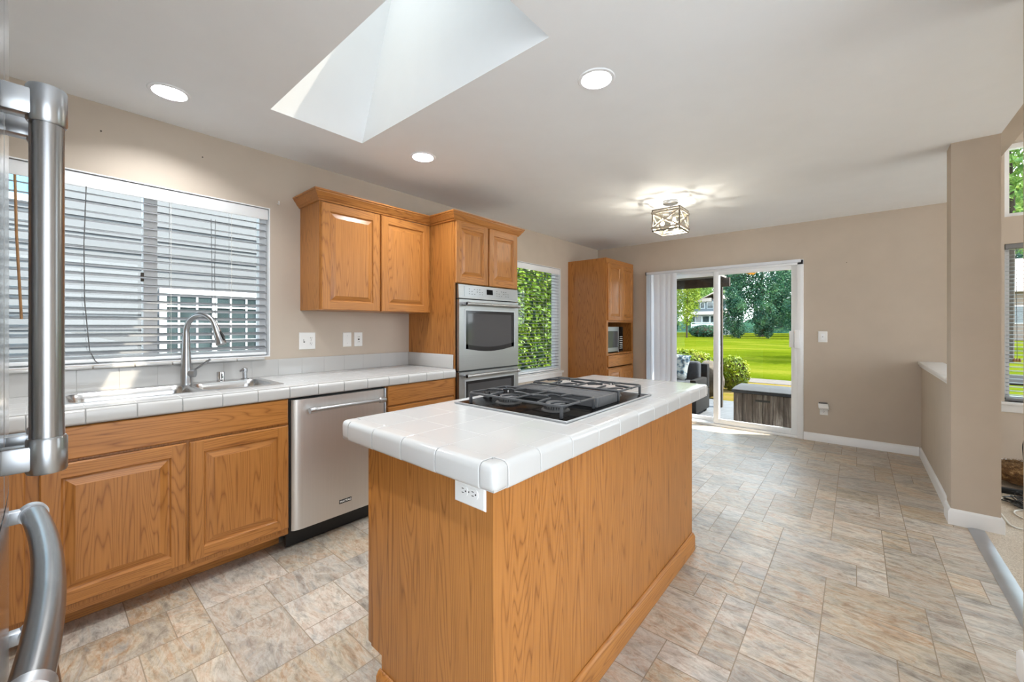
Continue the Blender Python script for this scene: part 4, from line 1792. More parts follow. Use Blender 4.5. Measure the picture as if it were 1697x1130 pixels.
PX, PY = -1.330, 3.845
t = thing('cage_ceiling_light', 'square cage ceiling light with X braces hanging near the sliding door', 'ceiling light', (PX, PY, 2.15))
mb = MB()
mb.lathe([(.0, -.030), (.060, -.028), (.066, -.022), (.068, 0), (0, 0)], (PX, PY, H), 32)
part('canopy', mb, M['nickel'], t)
mb = MB()
mb.cyl((PX, PY, 2.345), (PX, PY, H - .028), .007, n=12)
mb.cyl((PX, PY, 2.30), (PX, PY, 2.35), .012, n=12)
part('stem', mb, M['nickel'], t)
x0, x1, y0, y1, zb, ztop = PX - .122, PX + .122, PY - .122, PY + .122, 2.150, 2.352
mb = MB()
s_ = .0055
for xx in (x0, x1):
    for yy in (y0, y1):
        mb.box((xx - s_, yy - s_, zb), (xx + s_, yy + s_, ztop))
for zz in (zb + s_, ztop - s_):
    for yy in (y0, y1):
        mb.box((x0, yy - s_, zz - s_), (x1, yy + s_, zz + s_))
    for xx in (x0, x1):
        mb.box((xx - s_, y0, zz - s_), (xx + s_, y1, zz + s_))
mb.box((x0, PY - .006, ztop - .012), (x1, PY + .006, ztop - .004))
mb.box((PX - .006, y0, ztop - .012), (PX + .006, y1, ztop - .004))
fr = part('cage_frame', mb, M['cage'], t, 'thin dark metal cage edges')
mb = MB()
zl, zh = zb + .030, ztop - .030
wd_ = .008


def bar(p, q, n, th=.008):
    p, q, n = Vector(p), Vector(q), Vector(n)
    d = (q - p).normalized()
    u = d.cross(n).normalized() * wd_
    mb.prism([p - u, p + u, q + u, q - u], n * th)


for (ax, c0, sg) in (('y', y0, -1), ('y', y1, 1), ('x', x0, -1), ('x', x1, 1)):
    if ax == 'y':
        F = lambda u, z: (u, c0 + sg * .004, z)
        n, a0, a1 = (0, sg, 0), x0, x1
    else:
        F = lambda u, z: (c0 + sg * .004, u, z)
        n, a0, a1 = (sg, 0, 0), y0, y1
    e_ = .012 if ax == 'y' else .0035
    bar(F(a0 - e_, zl), F(a1 + e_, zl), n)
    bar(F(a0 - e_, zh), F(a1 + e_, zh), n)
    wd_ = .0065
    bar(F(a0, zl), F(a1, zh), n, .0052)
    bar(F(a0, zh), F(a1, zl), n, .0066)
    wd_ = .008
part('cross_braces', mb, M['pewter'], t, 'weathered wood-look bands and X braces')
mb = MB()
gi = .012
for (a, c) in (((x0 + gi, y0 + gi, zb + .012), (x1 - gi, y0 + gi + .002, ztop - .012)), ((x0 + gi, y1 - gi - .002, zb + .012), (x1 - gi, y1 - gi, ztop - .012)), ((x0 + gi, y0 + gi + .002, zb + .012), (x0 + gi + .002, y1 - gi - .002, ztop - .012)), ((x1 - gi - .002, y0 + gi + .002, zb + .012), (x1 - gi, y1 - gi - .002, ztop - .012))):
    mb.box(a, c)
part('glass_panels', mb, M['clear'], t)
mb = MB()
for bx, by in ((-.055, -.055), (.055, -.055), (0, .06)):
    mb.tube([(PX, PY, 2.312), (PX + bx, PY + by, 2.312)], .004, 6)
    mb.lathe([(.011, 0), (.013, .035), (.011, .045), (0, .046)], (PX + bx, PY + by, 2.268), 12)
part('lamp_sockets', mb, M['nickel'], t)
for bx, by in ((-.055, -.055), (.055, -.055), (0, .06)):
    mb = MB()
    mb.lathe([(0, -.062), (.010, -.058), (.016, -.046), (.017, -.034), (.011, -.012), (.009, 0), (0, 0)], (PX + bx, PY + by, 2.268), 14)
    part('bulb', mb, M['bulb'], t)
    l = bpy.data.lights.new('bulb_lamp', 'POINT')
    l.energy = PEND_W
    l.color = (1.0, .93, .82)
    l.shadow_soft_size = .02
    o = bpy.data.objects.new('bulb_lamp', l)
    COL.objects.link(o)
    o.parent = t
    o.location = (bx, by, 2.245 - .03 - .0 - 2.15)

# ================================================================== REFRIGERATOR
t = thing('refrigerator', 'stainless steel french door refrigerator with tubular handles at the left edge', 'refrigerator', (-.9, -.42, 0))
FL, FR, FC = -1.352, -.440, -.905


def fy(x):
    return -.0315 - .020 * ((x + .96) / .45) ** 2


mb = MB()
mb.box((FL, -.76, .04), (FR, -.115, 1.77))
mb.box((FL + .03, -.70, 0), (FR - .03, -.16, .04))
part('fridge_body', mb, M['cordg'], t)


def fdoor(name, xa, xb, z0, z1):
    mb = MB()
    N = 14
    front = [(xa + (xb - xa) * i / N, fy(xa + (xb - xa) * i / N)) for i in range(N + 1)]
    poly = [(xa, -.110), (xa, front[0][1] - .008)] + [(front[0][0] + .006, front[0][1])] + front[1:-1] + [(front[-1][0] - .006, front[-1][1]), (xb, front[-1][1] - .008), (xb, -.110)]
    mb.prism([(a, c, z0) for a, c in poly], (0, 0, z1 - z0))
    return part(name, mb, M['steel_x'], t, ang=30)


far = fdoor('fridge_door', FL, FC - .002, 1.005, 1.77)
near = fdoor('fridge_door', FC + .002, FR, 1.005, 1.77)
dA = fdoor('fridge_drawer', FL, FR, .705, .998)
dB = fdoor('freezer_drawer', FL, FR, .06, .698)


def vhandle(x, par):
    yh, zt_, zb_ = .007, 1.597, 1.062
    mb = MB()
    mb.cyl((x, yh, zb_ + .03), (x, yh, zt_ - .03), .0168, n=28)
    h = part('handle', mb, M['handle'], par, 'vertical tubular steel handle')
    mb = MB()
    for z0, z1 in ((zt_ - .052, zt_), (zb_, zb_ + .050)):
        mb = MB()
        mb.lathe([(0, 0), (.0185, 0), (.0200, .003), (.0200, z1 - z0 - .004), (.0185, z1 - z0 - .001), (0, z1 - z0)], (x, yh, z0), 28)
        mb.rbox((x - .013, fy(x) - .002, z0 + .006), (x + .013, yh, z1 - .010), .003)
        part('bracket', mb, M['nickel'], h)


vhandle(-.86, near)
vhandle(-.96, far)


def ahandle(z, par):
    mb = MB()
    pts = []
    for k in range(21):
        x = -1.185 + .59 * k / 20
        pts.append((x, .0085 - .0165 * ((x + .89) / .295) ** 2, z))
    mb.tube(pts, .0168, 24)
    h = part('handle', mb, M['handle'], par, 'bowed horizontal tubular handle')
    mb = MB()
    for p, sg in ((pts[0], 1), (pts[-1], -1)):
        mb = MB()
        x, y, _ = p
        mb.tube([(x - sg * .004, y - .001, z), (x + sg * .012, y + .0015 * 1, z)], .0195, 24)
        mb.rbox((x - .011 + sg * .003, fy(x) - .003, z - .012), (x + .011 + sg * .003, y, z + .012), .004)
        part('bracket', mb, M['alu'], h)


ahandle(.912, dA)
ahandle(.690, dB)

# ================================================================== LIVING ROOM CLUTTER
def fur():
    tt = NT('brown_fur')
    v = tt.coords((1, 1, 1))
    n = tt.noise(v, 16, 4, .65, .6)
    f_ = tt.noise(tt.coords((60, 16, 60)), 1, 4, .7, .4)
    m = tt.math('ADD', tt.math('MULTIPLY', n, .5), tt.math('MULTIPLY', f_, .5))
    tt.l(tt.ramp(m, [(.34, srgb(58, 40, 24)), (.5, srgb(116, 84, 50)), (.64, srgb(188, 156, 108))]), tt.b.inputs['Base Color'])
    tt.b.inputs['Roughness'].default_value = .95
    return tt.mat


M['fur'] = fur()
t = thing('fur_cushion', 'round brown furry pet cushion on the carpet beyond the column', 'cushion', (.99, 5.10, .004))
mb = MB()
rc = random.Random(3)
cxc, cyc = 1.045, 5.10
prof = []
for k in range(13):
    a = -pi / 2 + pi * k / 12
    prof.append((max(.0, .24 * cos(a) ** .7), .092 + .078 * sin(a)))
prof[0] = (0, .012)
prof[-1] = (0, .170)
mb.lathe(prof, (cxc, cyc, 0), 36)
mb.v = [(x + rc.uniform(-.006, .006), y + rc.uniform(-.006, .006), max(.006, z + rc.uniform(-.004, .004))) for x, y, z in mb.v]
cu = part('cushion_body', mb, M['fur'], t)
mb = MB()
for k in range(2600):
    a, e = rc.uniform(0, 2 * pi), rc.uniform(-.5, pi / 2)
    r_ = .24 * max(0, cos(e)) ** .7
    p = Vector((cxc + r_ * cos(a), cyc + r_ * sin(a), .092 + .078 * sin(e)))
    o_ = Vector((cos(a) * cos(e), sin(a) * cos(e), sin(e) * .7 + .1)).normalized()
    tn = o_.cross(Vector((rc.uniform(-1, 1), rc.uniform(-1, 1), rc.uniform(-1, .2)))).normalized()
    tip = p + o_ * .012 + tn * .022
    sd = o_.cross(tn) * .0016
    if tip.z > .008 and p.z > .012:
        mb.poly([p - sd, p + sd, tip])
part('fur_pile', mb, M['fur'], cu, ang=None)
single_z = .004


def cable(name, pts, r, m, label, z=None):
    """smooth tube through plan points lying on the carpet"""
    P = [Vector((p[0], p[1], (p[2] if len(p) > 2 else single_z + r * .98))) for p in pts]
    out = []
    for i in range(len(P) - 1):
        p0, p1, p2, p3 = P[max(i - 1, 0)], P[i], P[i + 1], P[min(i + 2, len(P) - 1)]
        for k in range(6):
            s = k / 6
            out.append(.5 * ((2 * p1) + (p2 - p0) * s + (2 * p0 - 5 * p1 + 4 * p2 - p3) * s * s + (3 * p1 - p0 - 3 * p2 + p3) * s ** 3))
    out.append(P[-1])
    mb = MB()
    mb.tube(out, r, 7, flat=.96)
    return single(name, mb, m, label, 'cable')


cable('white_cable', [(.88, 4.70), (.865, 4.68), (.80, 4.56), (.745, 4.34), (.735, 4.12), (.745, 3.98), (.80, 3.955), (.95, 3.98), (1.2, 4.02)], .0055, M['cordw'], 'white cable running forward along the column over the carpet')
cable('white_cable', [(1.02, 4.70), (1.04, 4.62), (1.02, 4.52), (.90, 4.42), (.815, 4.31), (.82, 4.20), (.90, 4.14), (1.1, 4.12), (1.25, 4.3)], .0045, M['cordw'], 'white cable looping among the black cords near the furry cushion')
rk = random.Random(21)
for k, lab in enumerate(('tangled black power cord on the carpet, nearest the column', 'tangled black power cord on the carpet, middle of the heap', 'tangled black power cord on the carpet against the furry cushion')):
    pts = []
    for i in range(15):
        a = i * 2.4 + rk.uniform(-.6, .6)
        pts.append((.875 + .105 * cos(a) * rk.uniform(.35, 1) + .035 * k, 4.44 + .10 * k + .15 * sin(a) * rk.uniform(.35, 1), .0225 + .010 * k))
    cable('black_cord', pts, .0042, M['dark'], lab)
mb = MB()
mb.rbox((.775, 4.735, .005), (.97, 4.775, .045), .006)
single('power_strip', mb, M['dark'], 'black power strip lying among the tangled cords', 'power strip')
cable('lamp_cord', [(1.30, 4.74, .58), (1.10, 4.79, .50), (.985, 4.82, .455), (.955, 4.82, .385), (.955, 4.82, .30), (.965, 4.815, .18), (.985, 4.81, .08), (1.03, 4.80, .0085)], .0042, M['dark'], 'thin black cord arching up in front of the furry cushion')

# ================================================================== OUTDOORS
GZ = -.25
mb = MB()
mb.box((-150, 13.6, GZ - .1), (160, 190, GZ))
mb.box((-6.2, -10, GZ - .1), (-3.2, 13.6, GZ - .01), 1)
o = struct('ground_lawn', mb, [M['lawn'], M['soil']])
mb = MB()
mb.box((-150, 5.72, GZ - .12), (160, 12.6, GZ - .005))
struct('ground_dry_grass', mb, M['dry'])
mb = MB()
nb = 60
ridge = []
for i in range(nb + 1):
    x = -170 + 380 * i / nb
    ridge.append((x, 128 + 6 * sin(i * .7), GZ + 3.6 + 1.2 * sin(i * 1.9) + .8 * sin(i * 4.3)))
for i in range(nb):
    p, q = ridge[i], ridge[i + 1]
    mb.add([(p[0], 112, GZ), (q[0], 112, GZ), q, p, (p[0], 150, GZ), (q[0], 150, GZ)], [(0, 1, 2, 3), (3, 2, 5, 4)])
struct('ground_bank', mb, M['leaf1'])
mb = MB()
mb.box((-150, 12.6, GZ - .11), (160, 13.6, GZ + .004))
struct('ground_gravel_path', mb, M['gravel'])
mb = MB()
M['deck'] = plain('grey_deck', srgb(78, 78, 80), .7, var=.06, vscale=5)
for k in range(22):
    mb.rbox((-6, YB + T + .005 + k * .142, -.235), (5, YB + T + .142 + k * .142, -.20), .003, 0, 1)
mb.box((-6, YB + T, GZ - .02), (5, 8.85, -.235))
struct('ground_deck', mb, M['deck'])


mb = MB()
mb.box((6.14, -9, GZ), (14, 12, -.08))
mb.box((-6, -9, GZ), (6.14, -.94, -.08))
mb.box((1.84, -.94, GZ), (6.14, 1.45, -.08))
M['bounce_concrete'] = plain('pale_bounce_concrete', srgb(190, 190, 190), .8, var=.04, vscale=2)
struct('ground_bounce', mb, M['bounce_concrete'])  # unseen pale ground, added to bounce daylight up to the ceilings


def wood_box_mat():
    t = NT('weathered_resin_boards')
    v = t.coords((8, 8, 1.2))
    n = t.noise(v, 1, 6, .7, 1.0)
    n2 = t.noise(t.coords((90, 90, 4)), 1, 3, .6)
    m = t.math('ADD', t.math('MULTIPLY', n, .6), t.math('MULTIPLY', n2, .4))
    t.l(t.ramp(m, [(.34, srgb(46, 36, 31)), (.5, srgb(90, 76, 67)), (.68, srgb(160, 148, 138))]), t.b.inputs['Base Color'])
    t.b.inputs['Roughness'].default_value = .8
    t.bump(n2, .4, .003)
    return t.mat


M['resin'] = wood_box_mat()
M['lid'] = plain('dark_grey_lid', srgb(48, 48, 51), .9, var=.1, vscale=6)
t = thing('deck_storage_box', 'weathered brown deck storage box with a dark grey lid outside the sliding door', 'storage box', (-.62, 6.15, -.20))
bx0, bx1, by0, by1 = -1.215, -.02, 5.83, 6.42
mb = MB()
n = 11
for k in range(n):
    a = bx0 + (bx1 - bx0) * k / n
    c = bx0 + (bx1 - bx0) * (k + 1) / n
    mb.rbox((a + .002, by0, -.197), (c - .002, by0 + .03, .415), .006)
    mb.rbox((a + .002, by1 - .03, -.197), (c - .002, by1, .415), .006)
for k in range(5):
    a = by0 + .03 + (by1 - by0 - .06) * k / 5
    c = by0 + .03 + (by1 - by0 - .06) * (k + 1) / 5
    mb.rbox((bx0, a + .002, -.197), (bx0 + .03, c - .002, .415), .006)
    mb.rbox((bx1 - .03, a + .002, -.197), (bx1, c - .002, .415), .006)
mb.box((bx0 + .03, by0 + .03, -.195), (bx1 - .03, by1 - .03, .40))
part('box_body', mb, M['resin'], t)
mb = MB()
mb.rbox((bx0 - .02, by0 - .022, .418), (bx1 + .02, by1 + .02, .462), .012, 0, 3)
mb.prism([(bx0 - .01, by0 - .01, .462), (bx0 - .01, by0 + .14, .478), (bx0 - .01, by1 - .05, .478), (bx0 - .01, by1 + .01, .462)], (bx1 - bx0 + .02, 0, 0))
part('lid', mb, M['lid'], t, 'dark grey lid')
mb = MB()
mb.rbox((-.97, by0 - .004, .325), (-.81, by0 + .002, .350), .004)
part('grip_slot', mb, M['slot'], t)

M['wicker'] = plain('charcoal_outdoor_fabric', srgb(44, 46, 52), .85, var=.1, vscale=30)
M['wickerd'] = plain('dark_wicker', srgb(36, 35, 35), .9, spec=.1, var=.2, vscale=60)
t = thing('outdoor_sofa', 'charcoal outdoor sofa on the deck, seen through the left glass panel', 'sofa', (-2.9, 7.3, -.20))
sx0, sx1 = -4.0, -1.96
mb = MB()
mb.rbox((sx0, 6.85, -.15), (sx1, 7.62, .20), .02)
mb.rbox((sx0, 7.48, .20), (sx1, 7.62, .62), .02)
for xx in (sx0 + .04, sx1 - .1):
    for yy in (6.88, 7.53):
        mb.box((xx, yy, -.20), (xx + .06, yy + .06, -.14))
part('sofa_frame', mb, M['wickerd'], t)
for xx in (sx1 - .10, sx0):
    mb = MB()
    mb.rbox((xx, 6.84, .20), (xx + .10, 7.47, .40), .02)
    part('armrest', mb, M['wickerd'], t)
for k in range(2):
    a = sx0 + .11 + k * .91
    mb = MB()
    mb.rbox((a, 6.84, .205), (a + .90, 7.30, .35), .045, 0, 4)
    part('seat_cushion', mb, M['wicker'], t)
    mb = MB()
    mb.rbox((a, 7.32, .24), (a + .93, 7.475, .665), .05, 0, 4)
    part('back_cushion', mb, M['wicker'], t)


def floral():
    tt = NT('patterned_cushion_fabric')
    vo = tt.n('TexVoronoi')
    vo.inputs['Scale'].default_value = 16
    tt.l(tt.coords((1, 1, 1)), vo.inputs['Vector'])
    n = tt.noise(tt.coords((1, 1, 1)), 9, 3)
    c = tt.ramp(vo.outputs['Distance'], [(.25, srgb(28, 40, 50)), (.5, srgb(60, 88, 108)), (.7, srgb(150, 152, 150))])
    c2 = tt.mix(tt.ramp(n, [(.5, (0, 0, 0, 1)), (.6, (1, 1, 1, 1))]), c, srgb(160, 162, 162))
    tt.l(c2, tt.b.inputs['Base Color'])
    tt.b.inputs['Roughness'].default_value = .9
    return tt.mat


M['floral'] = floral()
mb = MB()
vs = []
N = 14
for s_ in (1, -1):
    grid = []
    for i in range(N + 1):
        for j in range(N + 1):
            u, v = i / N * 2 - 1, j / N * 2 - 1
            h_ = s_ * .065 * max(0, (1 - u ** 4) * (1 - v ** 4)) ** .5
            k_ = 1 - .06 * (1 - abs(u)) * abs(v) - .06 * (1 - abs(v)) * abs(u)
            grid.append((u * .22 * k_, h_, v * .22 * k_))
    fs = [(i * (N + 1) + j, (i + 1) * (N + 1) + j, (i + 1) * (N + 1) + j + 1, i * (N + 1) + j + 1) for i in range(N) for j in range(N)]
    mb.add(grid, fs)
Rm = Matrix.Rotation(radians(-18), 3, 'X') @ Matrix.Rotation(radians(6), 3, 'Y')
pv = [Rm @ Vector(p) for p in mb.v]
mz = min(p.z for p in pv)
mb.v = [(p.x - 2.40, p.y + 7.20, p.z - mz + .352) for p in pv]
single('throw_pillow', mb, M['floral'], 'blue and white patterned throw pillow on the charcoal outdoor sofa', 'pillow')

t = thing('pergola', 'dark brown pergola beam and roof over the outdoor sofa', 'pergola', (-2.5, 7.9, -.20))
mb = MB()
mb.rbox((-3.30, 7.95, 1.985), (-1.72, 8.03, 2.14), .006)
mb.rbox((-3.30, 6.50, 2.04), (-1.9, 6.56, 2.14), .006)
part('beam', mb, M['trunk'], t)
mb = MB()
mb.box((-3.30, 6.45, 2.145), (-1.80, 8.10, 2.18))
part('pergola_roof', mb, M['asph'], t)
for px in (-3.25, -1.95):
    mb = MB()
    mb.box((px, 8.035, -.20), (px + .09, 8.125, 2.14))
    part('post', mb, M['trunk'], t)


# ---- stones
def stone(loc, s, seed, label):
    r_ = random.Random(seed)
    b = bmesh.new()
    bmesh.ops.create_icosphere(b, subdivisions=3, radius=1)
    dirs = [Vector((r_.uniform(-1, 1), r_.uniform(-1, 1), r_.uniform(-1, 1))).normalized() for _ in range(14)]
    for v in b.verts:
        k = 1.0
        for d in dirs:
            e = v.co.normalized().dot(d)
            if e > .72:
                k = min(k, .80 / max(e, .01))
        v.co = Vector((v.co.x * s[0], v.co.y * s[1], v.co.z * s[2])) * k * (1 + r_.uniform(-.012, .012))
    mb = MB()
    mb.bm(b)
    z0 = min(v[2] for v in mb.v)
    mb.v = [(x + loc[0], y + loc[1], z - z0 + loc[2]) for x, y, z in mb.v]
    return single('boulder', mb, M['stone'], label, 'stone', 'boulders of the garden wall behind the sofa', ang=24)


def stonemat():
    tt = NT('tan_rock')
    n = tt.noise(tt.coords((1, 1, 1)), 5, 8, .7, .5)
    tt.l(tt.ramp(n, [(.3, srgb(40, 33, 27)), (.5, srgb(78, 66, 54)), (.7, srgb(106, 95, 82))]), tt.b.inputs['Base Color'])
    tt.b.inputs['Roughness'].default_value = .9
    tt.bump(n, .7, .03)
    return tt.mat


M['stone'] = stonemat()
for k, (x, y, s, lab) in enumerate((
        (-2.42, 9.3, (.36, .33, .40), 'tan boulder behind the outdoor sofa, nearest the door mullion'),
        (-3.25, 9.3, (.38, .33, .42), 'tan boulder behind the middle of the outdoor sofa'),
        (-4.1, 9.3, (.38, .33, .40), 'tan boulder behind the left end of the outdoor sofa'))):
    stone((x, y, GZ), s, 5 + k, lab)


# ---- foliage
def leaves(n, fn, size, seed, up=.3):
    r_ = random.Random(seed)
    mb = MB()
    for _ in range(n):
        p, o_ = fn(r_)
        p = Vector(p)
        nn = (Vector(o_) + Vector((r_.uniform(-1, 1), r_.uniform(-1, 1), r_.uniform(-1, 1))) * .8 + Vector((0, 0, up))).normalized()
        a = nn.orthogonal().normalized()
        a.rotate(Matrix.Rotation(r_.uniform(0, 6.28), 3, nn))
        c = nn.cross(a)
        s = size * r_.uniform(.6, 1.35)
        mb.poly([p - a * s * .5, p + c * s * .28 + nn * s * .08, p + a * s * .5, p - c * s * .28 + nn * s * .08])
    return mb


def ellipsoid_fn(c, rad, clumps=0, seed=0, shell=.55):
    rr = random.Random(seed)
    cl = []
    for _ in range(clumps):
        while True:
            v = Vector((rr.uniform(-1, 1), rr.uniform(-1, 1), rr.uniform(-1, 1)))
            if .45 < v.length < 1:
                break
        cl.append(v)

    def fn(r_):
        if cl:
            q = cl[r_.randrange(len(cl))]
            while True:
                v = Vector((r_.uniform(-1, 1), r_.uniform(-1, 1), r_.uniform(-1, 1)))
                if v.length < 1:
                    break
            d = v.normalized()
            v = q * .78 + d * (.34 * (v.length ** .4))
            return ((c[0] + v.x * rad[0], c[1] + v.y * rad[1], c[2] + v.z * rad[2]), d)
        while True:
            v = Vector((r_.uniform(-1, 1), r_.uniform(-1, 1), r_.uniform(-1, 1)))
            if shell < v.length < 1:
                break
        return ((c[0] + v.x * rad[0], c[1] + v.y * rad[1], c[2] + v.z * rad[2]), v.normalized())
    return fn


def tree_proto(label, mat, h, w, n, size, seed, loc, conifer=False, low=.04):
    t = thing('garden_tree', label, 'tree', loc, 'trees beyond the lawn')
    x, y, z = loc
    if conifer:
        def fn(r_):
            u = r_.random() ** .7
            a = r_.uniform(0, 6.283)
            lay = .75 + .25 * sin(u * 60)
            rad = w * (1 - u) * (.55 + .45 * r_.random()) * lay + .15
            return ((x + rad * cos(a), y + rad * sin(a), z + h * (low + (1 - low) * u) - .25 * rad), (cos(a), sin(a), .3))
    else:
        fn = ellipsoid_fn((x, y, z + h * (.5 + low / 2)), (w, w, h * (.5 - low / 2)), 46, seed)
    mb = leaves(n, fn, size, seed)
    part('foliage', mb, mat, t, ang=None)
    mb = MB()
    mb.tube([(x, y, z), (x + .1, y, z + h * .5), (x, y, z + h * .85)], [.05 * w + .03, .035 * w + .02, .04], 8)
    part('trunk', mb, M['trunk'], t)
    return t


def at(px, dist, z=GZ):
    """a spot on the ground seen in the direction of picture column px, at the given distance along the view"""
    c, s = cos(radians(40.5)), sin(radians(40.5))
    u = (px - 848.5) / 669.16
    return (dist * (-s + c * u), dist * (c + s * u), z)


TP = {
    'd': tree_proto('dark green bushy tree filling the middle of the right door glass', M['leaf1'], 17, 5.4, 17000, .34, 31, at(1262, 62)),
    'm': tree_proto('mid green leafy tree seen through the sliding door near its right edge', M['leaf2'], 17, 4.8, 15000, .32, 32, at(1384, 62)),
    'y': tree_proto('yellow green tree seen through the left glass panel, left of the grey house', M['leaf3'], 12, 1.9, 5000, .26, 33, at(1138, 56)),
    'h': tree_proto('tall leafy tree with a high crown, left in the upper living room window', M['leaf2'], 13, 3.6, 7000, .26, 36, at(1668, 17), low=.36),
    'c': tree_proto('tall dark conifer high in the right door glass', M['leaf1'], 24, 4.6, 14000, .38, 34, at(1215, 92), True),
}
for kind, px, dist, sc, lab in (
        ('c', 1296, 97, 1.0, 'tall dark conifer behind the tree in the middle of the right door glass'),
        ('c', 1392, 90, 1.0, 'tall dark conifer beyond the right jamb of the sliding door'),
        ('d', 1318, 77, .95, 'dark green bushy tree seen near the right jamb of the sliding door'),
        ('d', 1095, 76, .95, 'dark green bushy tree at the left edge of the door glass'),
        ('m', 1150, 92, 1.0, 'mid green leafy tree rising behind the grey house'),
        ('c', 1090, 100, 1.0, 'tall dark conifer behind the vertical blind'),
        ('m', 1002, 82, 1.0, 'mid green leafy tree hidden by the oak corner cabinet'),
        ('h', 1750, 26, 1.0, 'tall leafy tree with a high crown, right in the upper living room window'),
        ('m', 1178, 113, 1.3, 'mid green leafy tree standing far behind the grey house roof'),
        ('d', 1600, 64, 1.0, 'dark green bushy tree far behind the column'),
        ('d', 1790, 62, 1.0, 'dark green bushy tree outside the right edge of the living room window'),
        ('c', 1690, 76, 1.1, 'tall dark conifer behind the house with the tan roof')):
    dup(TP[kind], at(px, dist), lab, (sc, sc, sc), random.Random(px).uniform(0, 6))
US = [(1112, 64, 4.2), (1213, 53, 3.4), (1266, 52.5, 2.7), (1324, 50, 3.5), (1384, 50, 2.8), (1068, 64, 3.5), (1600, 52, 2.6), (1790, 50, 2.6)]
for k, (px, dist, hh) in enumerate(US):
    c = at(px, dist)
    t = thing('border_shrub', 'dark leafy shrub at the far lawn edge, ' + ['beside the grey house', 'right beside the door mullion', 'below the middle of the right door glass', 'near the right jamb of the sliding door', 'beyond the right door jamb', 'behind the vertical blind', 'far behind the column', 'right of the living room window'][k], 'shrub', c, 'shrubs along the lawn edge')
    part('foliage', leaves(6500, ellipsoid_fn((c[0], c[1], c[2] + hh * .9), (1.72, 1.45, hh), 22, 40 + k), .24, 100 + k), M['leaf1'], t, ang=None)
mb = leaves(500, ellipsoid_fn(at(1245, 56.3, 9.2), (.75, .75, .7), 0, 5, .1), .24, 9)
part('autumn_leaves', mb, M['leafo'], TP['d'], 'cluster of orange autumn leaves', ang=None)


def bush(name, label, c, rad, n, size, mat, seed, cat='bush'):
    t = thing(name, label, cat, (c[0], c[1], c[2] - rad[2]))
    part('foliage', leaves(n, ellipsoid_fn(c, rad, 0, seed, .72), size, seed), mat, t, ang=None)
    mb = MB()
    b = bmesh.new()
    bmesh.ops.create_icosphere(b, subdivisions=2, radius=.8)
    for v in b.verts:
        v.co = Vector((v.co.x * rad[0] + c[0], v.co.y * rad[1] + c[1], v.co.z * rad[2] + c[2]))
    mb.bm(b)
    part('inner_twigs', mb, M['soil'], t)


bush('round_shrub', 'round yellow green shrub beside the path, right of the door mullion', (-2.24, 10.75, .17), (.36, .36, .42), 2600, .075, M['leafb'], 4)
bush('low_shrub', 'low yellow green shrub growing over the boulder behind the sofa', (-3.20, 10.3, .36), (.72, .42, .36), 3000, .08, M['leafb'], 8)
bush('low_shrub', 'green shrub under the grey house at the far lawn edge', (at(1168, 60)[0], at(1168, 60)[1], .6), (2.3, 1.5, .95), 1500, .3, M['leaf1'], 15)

# hedge outside the window beside the ovens
mb = leaves(9000, lambda r_: ((-5.2 - .5 * r_.random() ** 2, r_.uniform(4.8, 9.6), r_.uniform(GZ, 3.4)), (1, 0, .2)), .115, 77, .2)
t = thing('tall_hedge', 'bright green hedge outside the narrow window beside the ovens', 'hedge', (-5.5, 7.2, GZ))
part('foliage', mb, M['leafh'], t, ang=None)
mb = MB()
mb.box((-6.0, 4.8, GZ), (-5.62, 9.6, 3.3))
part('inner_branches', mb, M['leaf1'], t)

# ---- neighbouring house beyond the sink window
M['siding'] = plain('pale_grey_siding', srgb(90, 91, 93), .7, var=.02, vscale=2)
M['sidingd'] = plain('grey_blue_siding', srgb(112, 120, 128), .7, var=.04, vscale=2)
M['bluepane'] = plain('painted_sky_pane', srgb(70, 130, 160), .05, 0, var=0, spec=1.0)  # blue base colour paints in the reflected sky
M['darkpane'] = plain('dark_house_pane', srgb(54, 66, 68), .06, 0, var=.2, vscale=3, spec=.8)
t = thing('neighbour_house', 'pale grey clapboard house seen through the blind over the sink', 'house', (-6.2, 0, GZ))
NXW = -6.0
mb = MB()
z = GZ
while z < 6.4:  # wall and roof raised out of view to cut sky light on the blind
    mb.prism([(NXW - .02, -6, z), (NXW + .022, -6, z), (NXW + .006, -6, z + .17), (NXW - .02, -6, z + .17)], (0, 10.6, 0))
    z += .165
mb.box((NXW - 3, -6, GZ), (NXW - .02, 4.6, 6.4))
part('clapboard_wall', mb, M['siding'], t)
mb = MB()
mb.prism([(NXW + .45, -6.3, 6.38), (NXW + .45, -6.3, 6.5), (NXW - 1.5, -6.3, 7.6), (NXW - 3.4, -6.3, 6.5), (NXW - 3.4, -6.3, 6.38)], (0, 11.2, 0))
part('roof', mb, M['asph'], t)


def hwin(y0, y1, z0, z1, nv, nh, pane):
    mb = MB()
    f_ = .06
    x = NXW + .02
    mb.box((x, y0, z0), (x + .03, y0 + f_, z1))
    mb.box((x, y1 - f_, z0), (x + .03, y1, z1))
    mb.box((x, y0 + f_, z0), (x + .03, y1 - f_, z0 + f_))
    mb.box((x, y0 + f_, z1 - f_), (x + .03, y1 - f_, z1))
    ymid = (y0 + y1) / 2
    mb.box((x, ymid - .025, z0 + f_), (x + .026, ymid + .025, z1 - f_))
    for k in range(1, nv):
        yy = y0 + (y1 - y0) * k / nv
        if abs(yy - ymid) > .03:
            mb.box((x, yy - .009, z0 + f_), (x + .018, yy + .009, z1 - f_))
    for k in range(1, nh):
        zz = z0 + (z1 - z0) * k / nh
        mb.box((x + .001, y0 + f_, zz - .009), (x + .016, y1 - f_, zz + .009))
    w_ = part('window', mb, M['vinyl'], t)
    mb = MB()
    mb.box((x - .004, y0 + f_, z0 + f_), (x + .004, y1 - f_, z1 - f_))
    part('pane', mb, pane, w_)


